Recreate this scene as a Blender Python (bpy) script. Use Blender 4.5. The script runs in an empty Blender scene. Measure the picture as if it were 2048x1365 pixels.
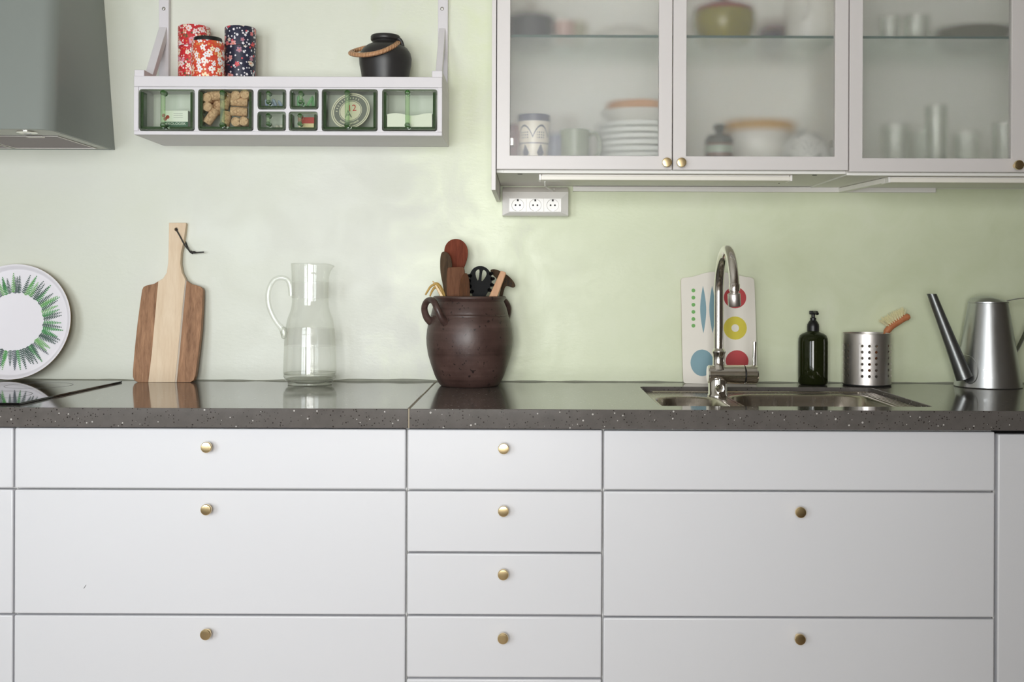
import bpy, bmesh, math, random
from mathutils import Matrix, Vector

random.seed(7)
PI = math.pi
SC = bpy.context.scene
COL = SC.collection

# ------------------------------------------------------------------ camera
F, VPX, VPY, D, CZ, ROLL = 2180.0, 1065.0, 570.0, 2.83, 1.1518, 0.0037
cam_d = bpy.data.cameras.new('camera')
cam_d.sensor_width = 36.0
cam_d.lens = 36.0 * F / 2048.0
cam_d.shift_x = -(VPX - 1024.0) / 2048.0
cam_d.shift_y = -(682.5 - VPY) / 2048.0
cam_d.clip_start = 0.02
cam = bpy.data.objects.new('camera', cam_d)
cam.matrix_world = Matrix.Translation((0, -D, CZ)) @ Matrix.Rotation(PI / 2, 4, 'X') @ Matrix.Rotation(ROLL, 4, 'Z')
COL.objects.link(cam)
SC.camera = cam

# ------------------------------------------------------------------ world, daylight, exposure
SC.view_settings.view_transform = 'Standard'
SC.view_settings.look = 'None'
SC.view_settings.exposure = 0.0
SC.view_settings.gamma = 1.0
SC.view_settings.use_curve_mapping = False
wd = bpy.data.worlds.new('world'); SC.world = wd
wd.use_nodes = True
wd.node_tree.nodes['Background'].inputs[0].default_value = (0.75, 0.85, 1.0, 1)
wd.node_tree.nodes['Background'].inputs[1].default_value = 1.0

WINDOWS = [(-2.3, -1.1, 0.62, 1.95), (-0.8, 0.25, 0.62, 1.95)]   # x0 x1 z0 z1 in the wall behind the camera
WALLF = -3.35
def window_light(x0, x1, z0, z1, energy, col):
    l = bpy.data.lights.new('daylight', 'AREA')
    l.shape = 'RECTANGLE'; l.size = x1 - x0; l.size_y = z1 - z0
    l.energy = energy; l.color = col; l.spread = math.radians(120)      # beam narrowed so light drops off faster to the right
    o = bpy.data.objects.new('daylight', l)
    o.location = ((x0 + x1) / 2, WALLF - 0.37, (z0 + z1) / 2)
    o.rotation_euler = (PI / 2, 0, 0)           # shines along +Y into the room
    COL.objects.link(o)
window_light(*WINDOWS[0], 27, (0.92, 0.96, 1.0))
window_light(*WINDOWS[1], 46, (1.0, 0.985, 0.965))

SC.cycles.diffuse_bounces = 8
SC.cycles.max_bounces = 16
SC.cycles.sample_clamp_indirect = 60.0
SC.cycles.transparent_max_bounces = 32

# ------------------------------------------------------------------ pixel -> place
def ray(px, py):
    dx, dy = px - VPX, VPY - py
    c, s = math.cos(ROLL), math.sin(ROLL)
    return (dx * c - dy * s) / F, (dx * s + dy * c) / F
def W(px, py, Y):
    a, b = ray(px, py); d = D + Y
    return Vector((a * d, Y, CZ + b * d))
def S(Y): return (D + Y) / F            # metres per pixel at depth Y

class Lean:
    """plane standing on z0 at Yb, leaning back by th; coordinates u (x), v (up), n (towards the room)"""
    def __init__(self, Yb, z0, th):
        self.p0 = Vector((0, Yb, z0)); self.v = Vector((0, math.sin(th), math.cos(th)))
        self.n = Vector((0, -math.cos(th), math.sin(th)))
    def uv(self, px, py):
        a, b = ray(px, py); c = Vector((0, -D, CZ)); d = Vector((a, 1, b))
        t = (self.p0 - c).dot(self.n) / d.dot(self.n)
        p = c + d * t
        return (p.x, (p - self.p0).dot(self.v))
    def at(self, u, v, n=0.0):
        return Vector((u, 0, 0)) + self.p0 + self.v * v + self.n * n

# ------------------------------------------------------------------ mesh builder
class M:
    def __init__(self): self.v = []; self.f = []; self.uv = None
    def add(self, vs, fs):
        b = len(self.v); self.v += [Vector(p) for p in vs]; self.f += [tuple(i + b for i in f) for f in fs]; return self
    def box(self, x0, x1, y0, y1, z0, z1):
        return self.add([(x0,y0,z0),(x1,y0,z0),(x1,y1,z0),(x0,y1,z0),(x0,y0,z1),(x1,y0,z1),(x1,y1,z1),(x0,y1,z1)],
                        [(0,3,2,1),(4,5,6,7),(0,1,5,4),(1,2,6,5),(2,3,7,6),(3,0,4,7)])
    def lathe(self, prof, c=(0,0,0), seg=48, mtx=None, cap0=False, cap1=False, a0=0.0, uv=False):
        """prof: list of (radius, height); axis z through c"""
        vs, fs, n = [], [], len(prof)
        ns = seg + 1 if uv else seg
        for k in range(ns):
            a = a0 + 2 * PI * k / seg
            for r, h in prof: vs.append(Vector((c[0] + r * math.cos(a), c[1] + r * math.sin(a), c[2] + h)))
        for k in range(seg):
            k2 = k + 1 if uv else (k + 1) % seg
            for i in range(n - 1):
                fs.append((k * n + i, k2 * n + i, k2 * n + i + 1, k * n + i + 1))
        if cap0: fs.append(tuple(k * n for k in reversed(range(seg))))
        if cap1: fs.append(tuple(k * n + n - 1 for k in range(seg)))
        if mtx: vs = [mtx @ p for p in vs]
        if uv:
            s = [0.0]
            for i in range(1, n): s.append(s[-1] + math.hypot(prof[i][0] - prof[i-1][0], prof[i][1] - prof[i-1][1]))
            R = max(r for r, _ in prof)
            self.uv = [(2 * PI * R * k / seg, s[i]) for k in range(ns) for i in range(n)]
        return self.add(vs, fs)
    def cyl(self, p, q, r, r2=None, seg=24):
        p, q = Vector(p), Vector(q); r2 = r if r2 is None else r2
        z = (q - p); L = z.length; m = z.to_track_quat('Z', 'Y').to_matrix().to_4x4(); m.translation = p
        return self.lathe([(0, 0), (r, 0), (r2, L), (0, L)], seg=seg, mtx=m)
    def tube(self, pts, r, seg=12, closed=False, flat=1.0):
        pts = [Vector(p) for p in pts]; n = len(pts)
        rs = r if isinstance(r, (list, tuple)) else [r] * n
        vs, fs = [], []
        up = None
        for i, p in enumerate(pts):
            if closed: t = pts[(i + 1) % n] - pts[i - 1]
            else: t = pts[min(i + 1, n - 1)] - pts[max(i - 1, 0)]
            t.normalize()
            if up is None:
                up = Vector((0, 0, 1)) if abs(t.z) < 0.9 else Vector((1, 0, 0))
            up = (up - t * up.dot(t)).normalized(); sd = t.cross(up)
            for k in range(seg):
                a = 2 * PI * k / seg
                vs.append(p + up * (rs[i] * math.cos(a) * flat) + sd * (rs[i] * math.sin(a)))
        for i in range(n if closed else n - 1):
            j = (i + 1) % n
            for k in range(seg):
                l = (k + 1) % seg
                fs.append((i * seg + k, i * seg + l, j * seg + l, j * seg + k))
        if not closed:
            fs.append(tuple(reversed(range(seg)))); fs.append(tuple((n - 1) * seg + k for k in range(seg)))
        return self.add(vs, fs)
    def prism(self, outline, n0, n1, at, holes=()):
        """flat outline (u,v) with holes, thickness n0..n1, mapped by at(u,v,n)"""
        bm = bmesh.new(); ed = []
        loops = [list(outline)] + [list(h) for h in holes]
        for lp in loops:
            b = [bm.verts.new((u, v, 0)) for u, v in lp]
            ed += [bm.edges.new((b[i], b[(i + 1) % len(b)])) for i in range(len(b))]
        bmesh.ops.triangle_fill(bm, use_beauty=True, edges=ed)
        bm.verts.index_update()
        tri = [tuple(v.index for v in f.verts) for f in bm.faces]
        flat = [(v.co.x, v.co.y) for v in bm.verts]
        bm.free()
        k = len(flat)
        self.add([at(u, v, n0) for u, v in flat] + [at(u, v, n1) for u, v in flat],
                 tri + [tuple(i + k for i in reversed(t)) for t in tri])
        for lp in loops:
            m = len(lp)
            self.add([at(u, v, n0) for u, v in lp] + [at(u, v, n1) for u, v in lp],
                     [(i, (i + 1) % m, (i + 1) % m + m, i + m) for i in range(m)])
        return self
    def loft(self, loops, cap0=True, cap1=True):
        n = len(loops[0]); vs = [p for l in loops for p in l]; fs = []
        for i in range(len(loops) - 1):
            for k in range(n):
                l = (k + 1) % n
                fs.append((i * n + k, i * n + l, (i + 1) * n + l, (i + 1) * n + k))
        if cap0: fs.append(tuple(reversed(range(n))))
        if cap1: fs.append(tuple((len(loops) - 1) * n + k for k in range(n)))
        return self.add(vs, fs)
    def xf(self, m):
        self.v = [m @ p for p in self.v]; return self
    def build(self, name, mat, parent=None, origin=None, angle=35, bevel=0.0, bseg=2, weld=True, subsurf=0):
        me = bpy.data.meshes.new(name)
        off = Vector((0, 0, 0)); p = parent
        while p is not None: off += p.location; p = p.parent
        if origin is not None: off = off + Vector(origin) if parent is None else off
        me.from_pydata([v - off for v in self.v], [], self.f)
        if self.uv:
            ul = me.uv_layers.new(name='UVMap')
            for lp in me.loops: ul.data[lp.index].uv = self.uv[lp.vertex_index] if lp.vertex_index < len(self.uv) else (0, 0)
        bm = bmesh.new(); bm.from_mesh(me)
        if weld and not self.uv: bmesh.ops.remove_doubles(bm, verts=bm.verts, dist=2e-6)
        bmesh.ops.recalc_face_normals(bm, faces=bm.faces)
        bm.to_mesh(me); bm.free()
        me.shade_smooth(); me.set_sharp_from_angle(angle=math.radians(angle))
        if mat: me.materials.append(mat)
        o = bpy.data.objects.new(name, me); COL.objects.link(o)
        if parent is not None: o.parent = parent
        elif origin is not None: o.location = origin
        if bevel:
            b = o.modifiers.new('bevel', 'BEVEL'); b.width = bevel; b.segments = bseg; b.limit_method = 'ANGLE'
            b.angle_limit = math.radians(40); b.harden_normals = False
        if subsurf:
            s = o.modifiers.new('sub', 'SUBSURF'); s.levels = subsurf; s.render_levels = subsurf
        return o

def rrect(x0, x1, y0, y1, r, n=5):
    out = []
    for cx, cy, a in ((x1 - r, y1 - r, 0), (x0 + r, y1 - r, 90), (x0 + r, y0 + r, 180), (x1 - r, y0 + r, 270)):
        for k in range(n + 1):
            t = math.radians(a + 90 * k / n); out.append((cx + r * math.cos(t), cy + r * math.sin(t)))
    return out
def smooth_loop(pts, it=2, closed=True):
    for _ in range(it):
        q = []; n = len(pts)
        for i in range(n if closed else n - 1):
            a, b = pts[i], pts[(i + 1) % n]
            q.append(tuple(.75 * x + .25 * y for x, y in zip(a, b))); q.append(tuple(.25 * x + .75 * y for x, y in zip(a, b)))
        pts = q if closed else [pts[0]] + q + [pts[-1]]
    return pts
def catmull(pts, n=8, closed=False):
    pts = [Vector(p) for p in pts]; out = []; m = len(pts)
    for i in range(m if closed else m - 1):
        g = (lambda k: pts[k % m]) if closed else (lambda k: pts[max(0, min(m - 1, k))])
        a, b, c, d = g(i - 1), g(i), g(i + 1), g(i + 2)
        for k in range(n):
            t = k / n
            out.append(0.5 * ((2 * b) + (c - a) * t + (2 * a - 5 * b + 4 * c - d) * t * t + (3 * b - a - 3 * c + d) * t ** 3))
    if not closed: out.append(pts[-1])
    return out
def circle(cx, cy, r, n=24, ry=None):
    ry = r if ry is None else ry
    return [(cx + r * math.cos(2 * PI * k / n), cy + ry * math.sin(2 * PI * k / n)) for k in range(n)]

def tag(o, label=None, cat=None, group=None, kind=None):
    if label: o['label'] = label
    if cat: o['category'] = cat
    if group: o['group'] = group
    if kind: o['kind'] = kind
    return o
def thing(name, loc, label, cat, group=None):
    o = bpy.data.objects.new(name, None); o.location = loc; o.empty_display_size = 0.05
    COL.objects.link(o); bpy.context.view_layer.update()
    return tag(o, label, cat, group)
def text_tris(s, size):
    cu = bpy.data.curves.new('t', 'FONT'); cu.body = s; cu.size = size; cu.align_x = 'CENTER'; cu.align_y = 'CENTER'
    ob = bpy.data.objects.new('t', cu); COL.objects.link(ob)
    dg = bpy.context.evaluated_depsgraph_get(); dg.update()
    me = bpy.data.meshes.new_from_object(ob.evaluated_get(dg))
    vs = [tuple(v.co) for v in me.vertices]; fs = [tuple(p.vertices) for p in me.polygons]
    bpy.data.objects.remove(ob); bpy.data.meshes.remove(me); bpy.data.curves.remove(cu)
    return vs, fs

# ------------------------------------------------------------------ materials
def lin(c):
    c = c / 255.0
    return c / 12.92 if c <= 0.04045 else ((c + 0.055) / 1.055) ** 2.4
def C(r, g, b): return (lin(r), lin(g), lin(b), 1.0)
class NT:
    def __init__(self, name):
        self.m = bpy.data.materials.new(name); self.m.use_nodes = True
        self.t = self.m.node_tree; self.t.nodes.clear()
        self.out = self.t.nodes.new('ShaderNodeOutputMaterial')
    def n(self, typ, ins=None, **props):
        nd = self.t.nodes.new('ShaderNode' + typ)
        for k, v in props.items(): setattr(nd, k, v)
        for k, v in (ins or {}).items(): self.set(nd.inputs[k], v)
        return nd
    def set(self, sock, v):
        if isinstance(v, bpy.types.NodeSocket): self.t.links.new(v, sock)
        else: sock.default_value = v
    def math(self, op, a, b=None, c=None, clamp=False):
        nd = self.t.nodes.new('ShaderNodeMath'); nd.operation = op; nd.use_clamp = clamp
        for i, v in enumerate((a, b, c)):
            if v is not None: self.set(nd.inputs[i], v)
        return nd.outputs[0]
    def mix(self, f, a, b, blend='MIX'):
        nd = self.t.nodes.new('ShaderNodeMix'); nd.data_type = 'RGBA'; nd.blend_type = blend
        self.set(nd.inputs[0], f); self.set(nd.inputs[6], a); self.set(nd.inputs[7], b)
        return nd.outputs[2]
    def coord(self, scale=(1, 1, 1), rot=(0, 0, 0), src='Object'):
        tc = self.n('TexCoord')
        mp = self.n('Mapping', {'Vector': tc.outputs[src], 'Scale': scale, 'Rotation': rot})
        return mp.outputs[0]
    def noise(self, vec, scale, detail=4, rough=0.55, dist=0.0):
        return self.n('TexNoise', {'Vector': vec, 'Scale': scale, 'Detail': detail, 'Roughness': rough, 'Distortion': dist}).outputs[0]
    def ramp(self, f, stops, interp='LINEAR'):
        nd = self.n('ValToRGB'); r = nd.color_ramp; r.interpolation = interp
        while len(r.elements) < len(stops): r.elements.new(0.5)
        for e, (p, c) in zip(r.elements, stops):
            e.position = p; e.color = c if isinstance(c, tuple) else (c, c, c, 1)
        self.set(nd.inputs[0], f); return nd.outputs[0]
    def bump(self, h, strength, dist=0.001):
        return self.n('Bump', {'Height': h, 'Strength': strength, 'Distance': dist}).outputs[0]
    def pbr(self, **k):
        nd = self.n('BsdfPrincipled')
        names = {'color': 'Base Color', 'rough': 'Roughness', 'metal': 'Metallic', 'spec': 'Specular IOR Level', 'ior': 'IOR',
                 'trans': 'Transmission Weight', 'normal': 'Normal', 'alpha': 'Alpha', 'coat': 'Coat Weight', 'coatr': 'Coat Roughness',
                 'aniso': 'Anisotropic', 'emis': 'Emission Color', 'emstr': 'Emission Strength', 'sss': 'Subsurface Weight'}
        for a, v in k.items(): self.set(nd.inputs[names[a]], v)
        return nd.outputs[0]
    def done(self, sh):
        self.t.links.new(sh, self.out.inputs[0]); return self.m

def plain(name, col, rough=0.5, metal=0.0, var=0.06, scale=30, bump=0.0, **k):
    """plain colour with slight procedural unevenness"""
    t = NT(name); v = t.coord()
    n = t.noise(v, scale, 3)
    dk = tuple(c * (1 - var) for c in col[:3]) + (1,); lt = tuple(min(1, c * (1 + var)) for c in col[:3]) + (1,)
    kk = dict(k)
    if bump: kk['normal'] = t.bump(n, bump)
    return t.done(t.pbr(color=t.mix(n, dk, lt), rough=rough, metal=metal, **kk))
def metal(name, col, rough=0.2, aniso=0.0, streak=(1, 1, 60), bump=0.02):
    t = NT(name); v = t.coord(scale=streak)
    n = t.noise(v, 20, 3)
    r = t.math('MULTIPLY_ADD', n, 0.12, rough - 0.06)
    kk = {'normal': t.bump(n, bump)} if bump else {}
    return t.done(t.pbr(color=col, rough=r, metal=1.0, aniso=aniso, **kk))
def wood(name, dark, light, stretch=(14, 14, 1.2), scale=6, rough=0.5, rot=(0, 0, 0), spec=.3):
    t = NT(name); v = t.coord(scale=stretch, rot=rot)
    n = t.noise(v, scale, 6, 0.6, 0.6)
    n2 = t.noise(v, scale * 5, 3, 0.6)
    f = t.math('ADD', t.math('MULTIPLY', n, 0.75), t.math('MULTIPLY', n2, 0.3))
    col = t.ramp(f, [(0.32, dark), (0.68, light)])
    return t.done(t.pbr(color=col, rough=rough, spec=spec, normal=t.bump(n2, 0.08)))
def clear_glass(name, tint, edge, gl=0.04, rough=0.02, body=0.0):
    """thin clear glass: lets light straight through, reflects by angle, edge-on it takes on the glass colour"""
    t = NT(name)
    fc = t.n('LayerWeight', {'Blend': 0.5}).outputs[1]
    fr = t.math('MULTIPLY_ADD', t.math('POWER', fc, 5.0), 0.9, 0.035)
    col = t.mix(t.math('POWER', fc, 1.6), tint, edge)
    tr = t.n('BsdfTransparent', {'Color': col}).outputs[0]
    g = t.n('BsdfGlossy', {'Color': (1, 1, 1, 1), 'Roughness': rough}).outputs[0]
    f = t.math('MULTIPLY', fr, 1.0 + gl, clamp=True)
    sh = t.n('MixShader', {0: f, 1: tr, 2: g}).outputs[0]
    if body:
        df = t.n('BsdfDiffuse', {'Color': tint}).outputs[0]
        sh = t.n('MixShader', {0: body, 1: sh, 2: df}).outputs[0]
    return t.done(sh)
def flower_mat(name, bg, stops_big, stops_small, scale_big=58, shift=(0, 0, 0), sparse=.22, sparse2=.35):
    t = NT(name)
    uvn = t.n('TexCoord').outputs['UV']
    uv = t.n('Mapping', {'Vector': uvn, 'Location': shift}).outputs[0]
    base = t.ramp(t.noise(uv, 38, 3, 0.6), bg)
    def layer(base, scale, rad, stops, thresh, centre, petals):
        vo = t.n('TexVoronoi', {'Vector': uv, 'Scale': scale, 'Randomness': 0.75}, voronoi_dimensions='2D')
        l = t.n('VectorMath', {0: uv, 1: vo.outputs['Position']}, operation='SUBTRACT').outputs[0]
        sx = t.n('SeparateXYZ', {0: l})
        rgb = t.n('SeparateColor', {0: vo.outputs['Color']})
        r = t.math('SQRT', t.math('ADD', t.math('MULTIPLY', sx.outputs[0], sx.outputs[0]), t.math('MULTIPLY', sx.outputs[1], sx.outputs[1])))
        a = t.math('ADD', t.math('ARCTAN2', sx.outputs[1], sx.outputs[0]), t.math('MULTIPLY', rgb.outputs[2], 3.0))
        size = t.math('MULTIPLY_ADD', rgb.outputs[1], 0.55 * rad, 0.55 * rad)
        rr = t.math('DIVIDE', r, size)
        pet = t.math('MULTIPLY_ADD', t.math('ABSOLUTE', t.math('COSINE', t.math('MULTIPLY', a, petals / 2))), 0.45, 0.55)
        mask = t.math('MULTIPLY', t.math('LESS_THAN', rr, pet), t.math('GREATER_THAN', rgb.outputs[2], thresh))
        col = t.ramp(rgb.outputs[0], stops, 'CONSTANT')
        base = t.mix(mask, base, col)
        if centre:
            cm = t.math('MULTIPLY', t.math('LESS_THAN', rr, 0.2), mask)
            base = t.mix(cm, base, centre)
        return base
    base = layer(base, scale_big * 2.4, 0.0035, stops_small, sparse2, None, 5)
    base = layer(base, scale_big, 0.0105, stops_big, sparse, C(225, 120, 60), 5)
    return t.done(t.pbr(color=base, rough=0.45))

white_lacquer = plain('white_lacquer', C(221, 221, 225), 0.32, var=0.015, scale=3)
white_frame = plain('white_frame', C(222, 217, 216), 0.38, var=0.02, scale=5)
white_shelf = plain('white_shelf_paint', C(216, 212, 216), 0.42, var=0.03, scale=18, bump=0.05)
white_body = plain('white_melamine', C(232, 231, 228), 0.5, var=0.02)
cab_inside = plain('cabinet_inside', C(246, 245, 240), 0.5, var=0.02, scale=4)
white_plastic = plain('white_plastic', C(244, 241, 238), 0.28, var=0.02)
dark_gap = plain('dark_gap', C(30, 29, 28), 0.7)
brass = metal('brass', C(226, 202, 156), 0.24, streak=(1, 1, 1), bump=0.03)
chrome = metal('chrome', C(238, 234, 230), 0.13, streak=(1, 1, 1), bump=0.01)
steel = metal('brushed_steel', C(222, 216, 212), 0.42, streak=(1, 1, 14), bump=0.02)
steel_sink = metal('sink_steel', C(178, 170, 160), 0.26, streak=(8, 1, 1), bump=0.02)
galv = metal('galvanised_tin', C(200, 202, 204), 0.32, streak=(4, 4, 1), bump=0.015)
hood_metal = plain('hood_paint', C(136, 142, 138), 0.42, metal=0.15, var=0.03, scale=3)
black_plastic = plain('black_plastic', C(24, 24, 25), 0.38, var=0.1)
screw_metal = metal('screw_metal', C(190, 188, 182), 0.3, bump=0.0)
# ------------------------------------------------------------------ the room
def plaster():
    t = NT('green_limewash')
    v = t.coord()
    big = t.noise(v, 1.6, 4, 0.6, 0.6)
    mid = t.noise(v, 6.5, 5, 0.62, 0.8)
    fine = t.noise(t.coord(scale=(1, 1, 2.2)), 60, 4, 0.6)
    f = t.math('ADD', t.math('MULTIPLY', big, 0.6), t.math('MULTIPLY', mid, 0.4))
    col = t.ramp(f, [(0.34, C(213, 221, 186)), (0.52, C(223, 230, 199)), (0.68, C(231, 235, 212))])
    # older, whiter coat of wash left of the wall cabinets
    sx = t.n('SeparateXYZ', {0: v}).outputs[0]
    edge = t.math('ADD', t.math('MULTIPLY', sx, -1.5), t.math('MULTIPLY_ADD', mid, 1.1, -.60))
    old = t.math('MULTIPLY', t.ramp(edge, [(0.0, 0.0), (0.55, 1.0)]), t.math('MULTIPLY_ADD', big, .5, .5))
    col = t.mix(old, col, C(213, 214, 207))
    col = t.mix(t.math('MULTIPLY', fine, 0.12), col, C(236, 236, 226))
    rough = t.ramp(mid, [(0.35, 0.34), (0.7, 0.52)])
    h = t.math('ADD', t.math('MULTIPLY', mid, 0.8), t.math('MULTIPLY', fine, 0.35))
    return t.done(t.pbr(color=col, rough=rough, spec=0.55, normal=t.bump(h, 0.22, 0.004)))
wall_green = plaster()
wall_white = plain('wall_white', C(225, 222, 215), 0.7, var=0.03, scale=4)
wall_darkened = plain('wall_darkened', C(96, 86, 76), 0.7, var=0.04, scale=4)
floor_wood = wood('floor_boards', C(112, 94, 78), C(150, 130, 110), stretch=(1, 9, 9), scale=3)
XL, XR, CEIL = -2.6, 1.75, 2.62
def struct(name, m, mat, label):
    return tag(m.build(name, mat), label, kind='structure')
struct('wall_back', M().box(XL - .1, XR + .1, 0, .12, 0, CEIL), wall_green, 'pale green limewashed kitchen wall behind the worktop')
struct('wall_left', M().box(XL - .12, XL, WALLF - .36, 0, 0, CEIL), wall_white, 'plain white side wall beyond the cooker hood')
struct('wall_right', M().box(XR, XR + .12, WALLF - .36, 0, 0, CEIL), wall_darkened, 'unseen dark grey-brown side wall beyond the wall cabinets, cutting bounce light')  # unseen wall, set close and coloured dark to dim the right end
struct('ceiling', M().box(XL - .1, XR + .1, WALLF - .36, .1, CEIL, CEIL + .1), wall_white, 'plain white kitchen ceiling')
fl = struct('floor', M().box(XL - .1, XR + .1, WALLF - .36, .1, -.1, -.004), dark_gap, 'brown wooden board floor of the kitchen')
bw = 0.14
k = 0; y = WALLF
while y < 0:
    M().box(XL, XR, y + .001, min(y + bw - .001, 0), -.01, 0).build('floor_board', floor_wood, fl); y += bw
# wall with the two windows, behind the camera
m = M(); xs = [XL - .1, WINDOWS[0][0], WINDOWS[0][1], WINDOWS[1][0], WINDOWS[1][1], XR + .1]
y0, y1 = WALLF - .36, WALLF
for i in range(0, 6, 2): m.box(xs[i], xs[i + 1], y0, y1, 0, CEIL)
for (a, b, c, d) in WINDOWS: m.box(a, b, y0, y1, 0, c); m.box(a, b, y0, y1, d, CEIL)
struct('wall_front', m, plain('wall_beige', C(216, 208, 196), .7, var=.03, scale=4), 'warm beige wall with two windows opposite the worktop')
win_glass = clear_glass('window_glass', (0.97, 0.98, 0.98, 1), (0.9, 0.95, 0.92, 1))
for i, (a, b, c, d) in enumerate(WINDOWS):
    w = thing('window_%d' % (i + 1), ((a + b) / 2, WALLF - .05, c), ('wider' if i == 0 else 'narrower') + ' white framed window in the wall opposite the worktop', None)
    tag(w, kind='structure')
    f = M(); t = .05
    f.box(a, a + t, y0 + .02, y0 + .09, c, d); f.box(b - t, b, y0 + .02, y0 + .09, c, d)
    f.box(a + t, b - t, y0 + .02, y0 + .09, c, c + t); f.box(a + t, b - t, y0 + .02, y0 + .09, d - t, d)
    f.build('window_frame', white_frame, w)
    M().box((a + b) / 2 - .035, (a + b) / 2 + .035, y0 + .03, y0 + .08, c + t, d - t).build('mullion', white_frame, w)
    zt = c + (d - c) * .68
    M().box(a + t, b - t, y0 + .035, y0 + .075, zt - .02, zt + .02).build('glazing_bar', white_frame, w)
    M().box(a + t, b - t, y0 + .049, y0 + .052, c + t, d - t).build('pane', win_glass, w)
    M().box(a - .04, b + .04, y1, y1 + .09, c - .03, c).build('window_sill', white_frame, w)

# ------------------------------------------------------------------ base cabinets
YF = -0.61            # face of the drawer fronts
ZC = 0.90             # worktop surface
def knob(x, z, yface, parent, r=.011, mat=None):
    p = M()
    pr = [(0, .0), (.0055, .0), (.0058, .010), (.0075, .014), (r - .0012, .0165), (r, .0175), (r, .0225), (r - .001, .0238), (r * .6, .0242), (0, .0242)]
    mt = Matrix.Translation((x, yface, z)) @ Matrix.Rotation(PI / 2, 4, 'X')
    return p.lathe(pr, seg=32, mtx=mt).build('knob', mat or brass, parent, angle=30)
def base_unit(name, x0, x1, fronts, label, cat='cabinet', knobs=True, group=None, fname='drawer', top=.857):
    u = thing(name, ((x0 + x1) / 2, -.3, 0), label, cat, group)
    b = M()
    t = .018
    b.box(x0 + .0005, x0 + t, YF + .022, -.012, .10, top); b.box(x1 - t, x1 - .0005, YF + .022, -.012, .10, top)
    b.box(x0 + t, x1 - t, YF + .022, -.012, .10, .10 + t); b.box(x0 + t, x1 - t, -.02, -.012, .10 + t, top)
    for (z0, z1, kz) in fronts: b.box(x0 + t, x1 - t, YF + .022, YF + .04, max(z0 - .012, .118), z0 + .012)
    b.box(x0 + t, x1 - t, YF + .022, YF + .04, top - .03, top)
    b.build('body', white_body, u)
    M().box(x0, x1, YF + .07, YF + .085, 0, .098).build('plinth', white_body, u)
    for (z0, z1, kz) in fronts:
        g = .0018
        fo = M().box(x0 + g, x1 - g, YF, YF + .0195, z0 + g, z1 - g).build(fname, white_lacquer, u, bevel=.003, bseg=3)
        if kz: knob((x0 + x1) / 2 - .002, kz, YF, fo)
    return u
base_unit('drawer_cabinet', -1.855, -1.055, [(.732, .858, .82), (.476, .732, .695), (.10, .476, .443)],
          'white drawer cabinet under the black glass hob', 'cabinet', knobs=True)
wide = base_unit('drawer_cabinet', -1.055, -.255, [(.732, .858, .821), (.476, .732, .695), (.22, .476, .443), (.10, .22, None)],
          'wide white three-drawer cabinet below the wooden chopping board', 'cabinet')
base_unit('drawer_cabinet', -.255, .145, [(.732, .858, .8205), (.605, .732, .694), (.477, .605, .566), (.349, .477, .437), (.222, .349, .31), (.10, .222, None)],
          'narrow white cabinet of equal drawers between the two wide cabinets', 'cabinet')
sinkc = base_unit('sink_cabinet', .145, .945, [(.733, .857, None), (.475, .733, .694), (.22, .475, .4375), (.10, .22, None)],
          'wide white sink cabinet with plain knobless top panel', 'cabinet')
eu = base_unit('end_cabinet', .948, 1.548, [(.10, .8525, None)],
          'white cabinet door past the sink cabinet with dark gap above', 'cabinet', fname='door', top=.84)
M().box(.95, 1.548, -.55, -.52, .842, .858).build('gap_shade_strip', dark_gap, eu)  # near-black strip stands in for the shade inside the gap

chip = W(170, 1174, YF)
M().add([chip + Vector(p) for p in ((-.003, -.0002, -.004), (-.0015, -.0002, -.0035), (.003, -.0002, .004), (.001, -.0002, .0025))], [(0, 1, 2, 3)]).build('paint_chip', dark_gap, [o for o in wide.children if o.name.startswith('drawer')][1])

# ------------------------------------------------------------------ worktops
def stone():
    t = NT('speckled_stone'); v = t.coord()
    n = t.noise(v, 40, 4)
    col = t.mix(n, C(84, 80, 78), C(108, 103, 100))
    a = t.n('TexVoronoi', {'Vector': v, 'Scale': 190.0, 'Randomness': 1.0})
    sel = t.n('SeparateColor', {0: a.outputs['Color']})
    dk = t.math('MULTIPLY', t.math('LESS_THAN', a.outputs['Distance'], t.math('MULTIPLY', sel.outputs[0], .30)), t.math('GREATER_THAN', sel.outputs[1], .45))
    col = t.mix(dk, col, C(45, 40, 38))
    b = t.n('TexVoronoi', {'Vector': v, 'Scale': 110.0, 'Randomness': 1.0})
    s2 = t.n('SeparateColor', {0: b.outputs['Color']})
    lt = t.math('MULTIPLY', t.math('LESS_THAN', b.outputs['Distance'], t.math('MULTIPLY', s2.outputs[0], .24)), t.math('GREATER_THAN', s2.outputs[1], .62))
    col = t.mix(lt, col, C(190, 186, 182))
    return t.done(t.pbr(color=col, rough=.09, spec=.62, normal=t.bump(n, .012)))
stone_m = stone()
up = lambda z: (lambda u, v, n: Vector((u, v, n)))
wl = M().box(-1.90, -.2505, -.628, -.001, .8605, ZC).build('worktop', stone_m, origin=(-1.07, -.31, .8605), bevel=.0015)
tag(wl, 'dark speckled stone worktop carrying the hob and chopping board', 'worktop')
SX0, SX1, SY0, SY1 = .267, .838, -.557, -.126
hole = rrect(SX0, SX1, SY0, SY1, .014, 4)
wr = M().prism([(-.2475, -.628), (1.56, -.628), (1.56, -.001), (-.2475, -.001)], .8605, ZC, up(0), [hole]).build('worktop', stone_m, origin=(.65, -.31, .8605), bevel=.0012)
tag(wr, 'dark speckled stone worktop cut out around the steel sink', 'worktop')
filler = plain('joint_filler', C(150, 138, 118), .6, var=.15, scale=60)
M().box(-.2505, -.2475, -.6275, -.002, .861, ZC + .0004).build('joint_filler', filler, wr)
caulk = plain('caulk', C(150, 152, 140), .6, var=.3, scale=25)
m = M()
xs = [-1.89 + i * .0345 for i in range(100)]
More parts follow.
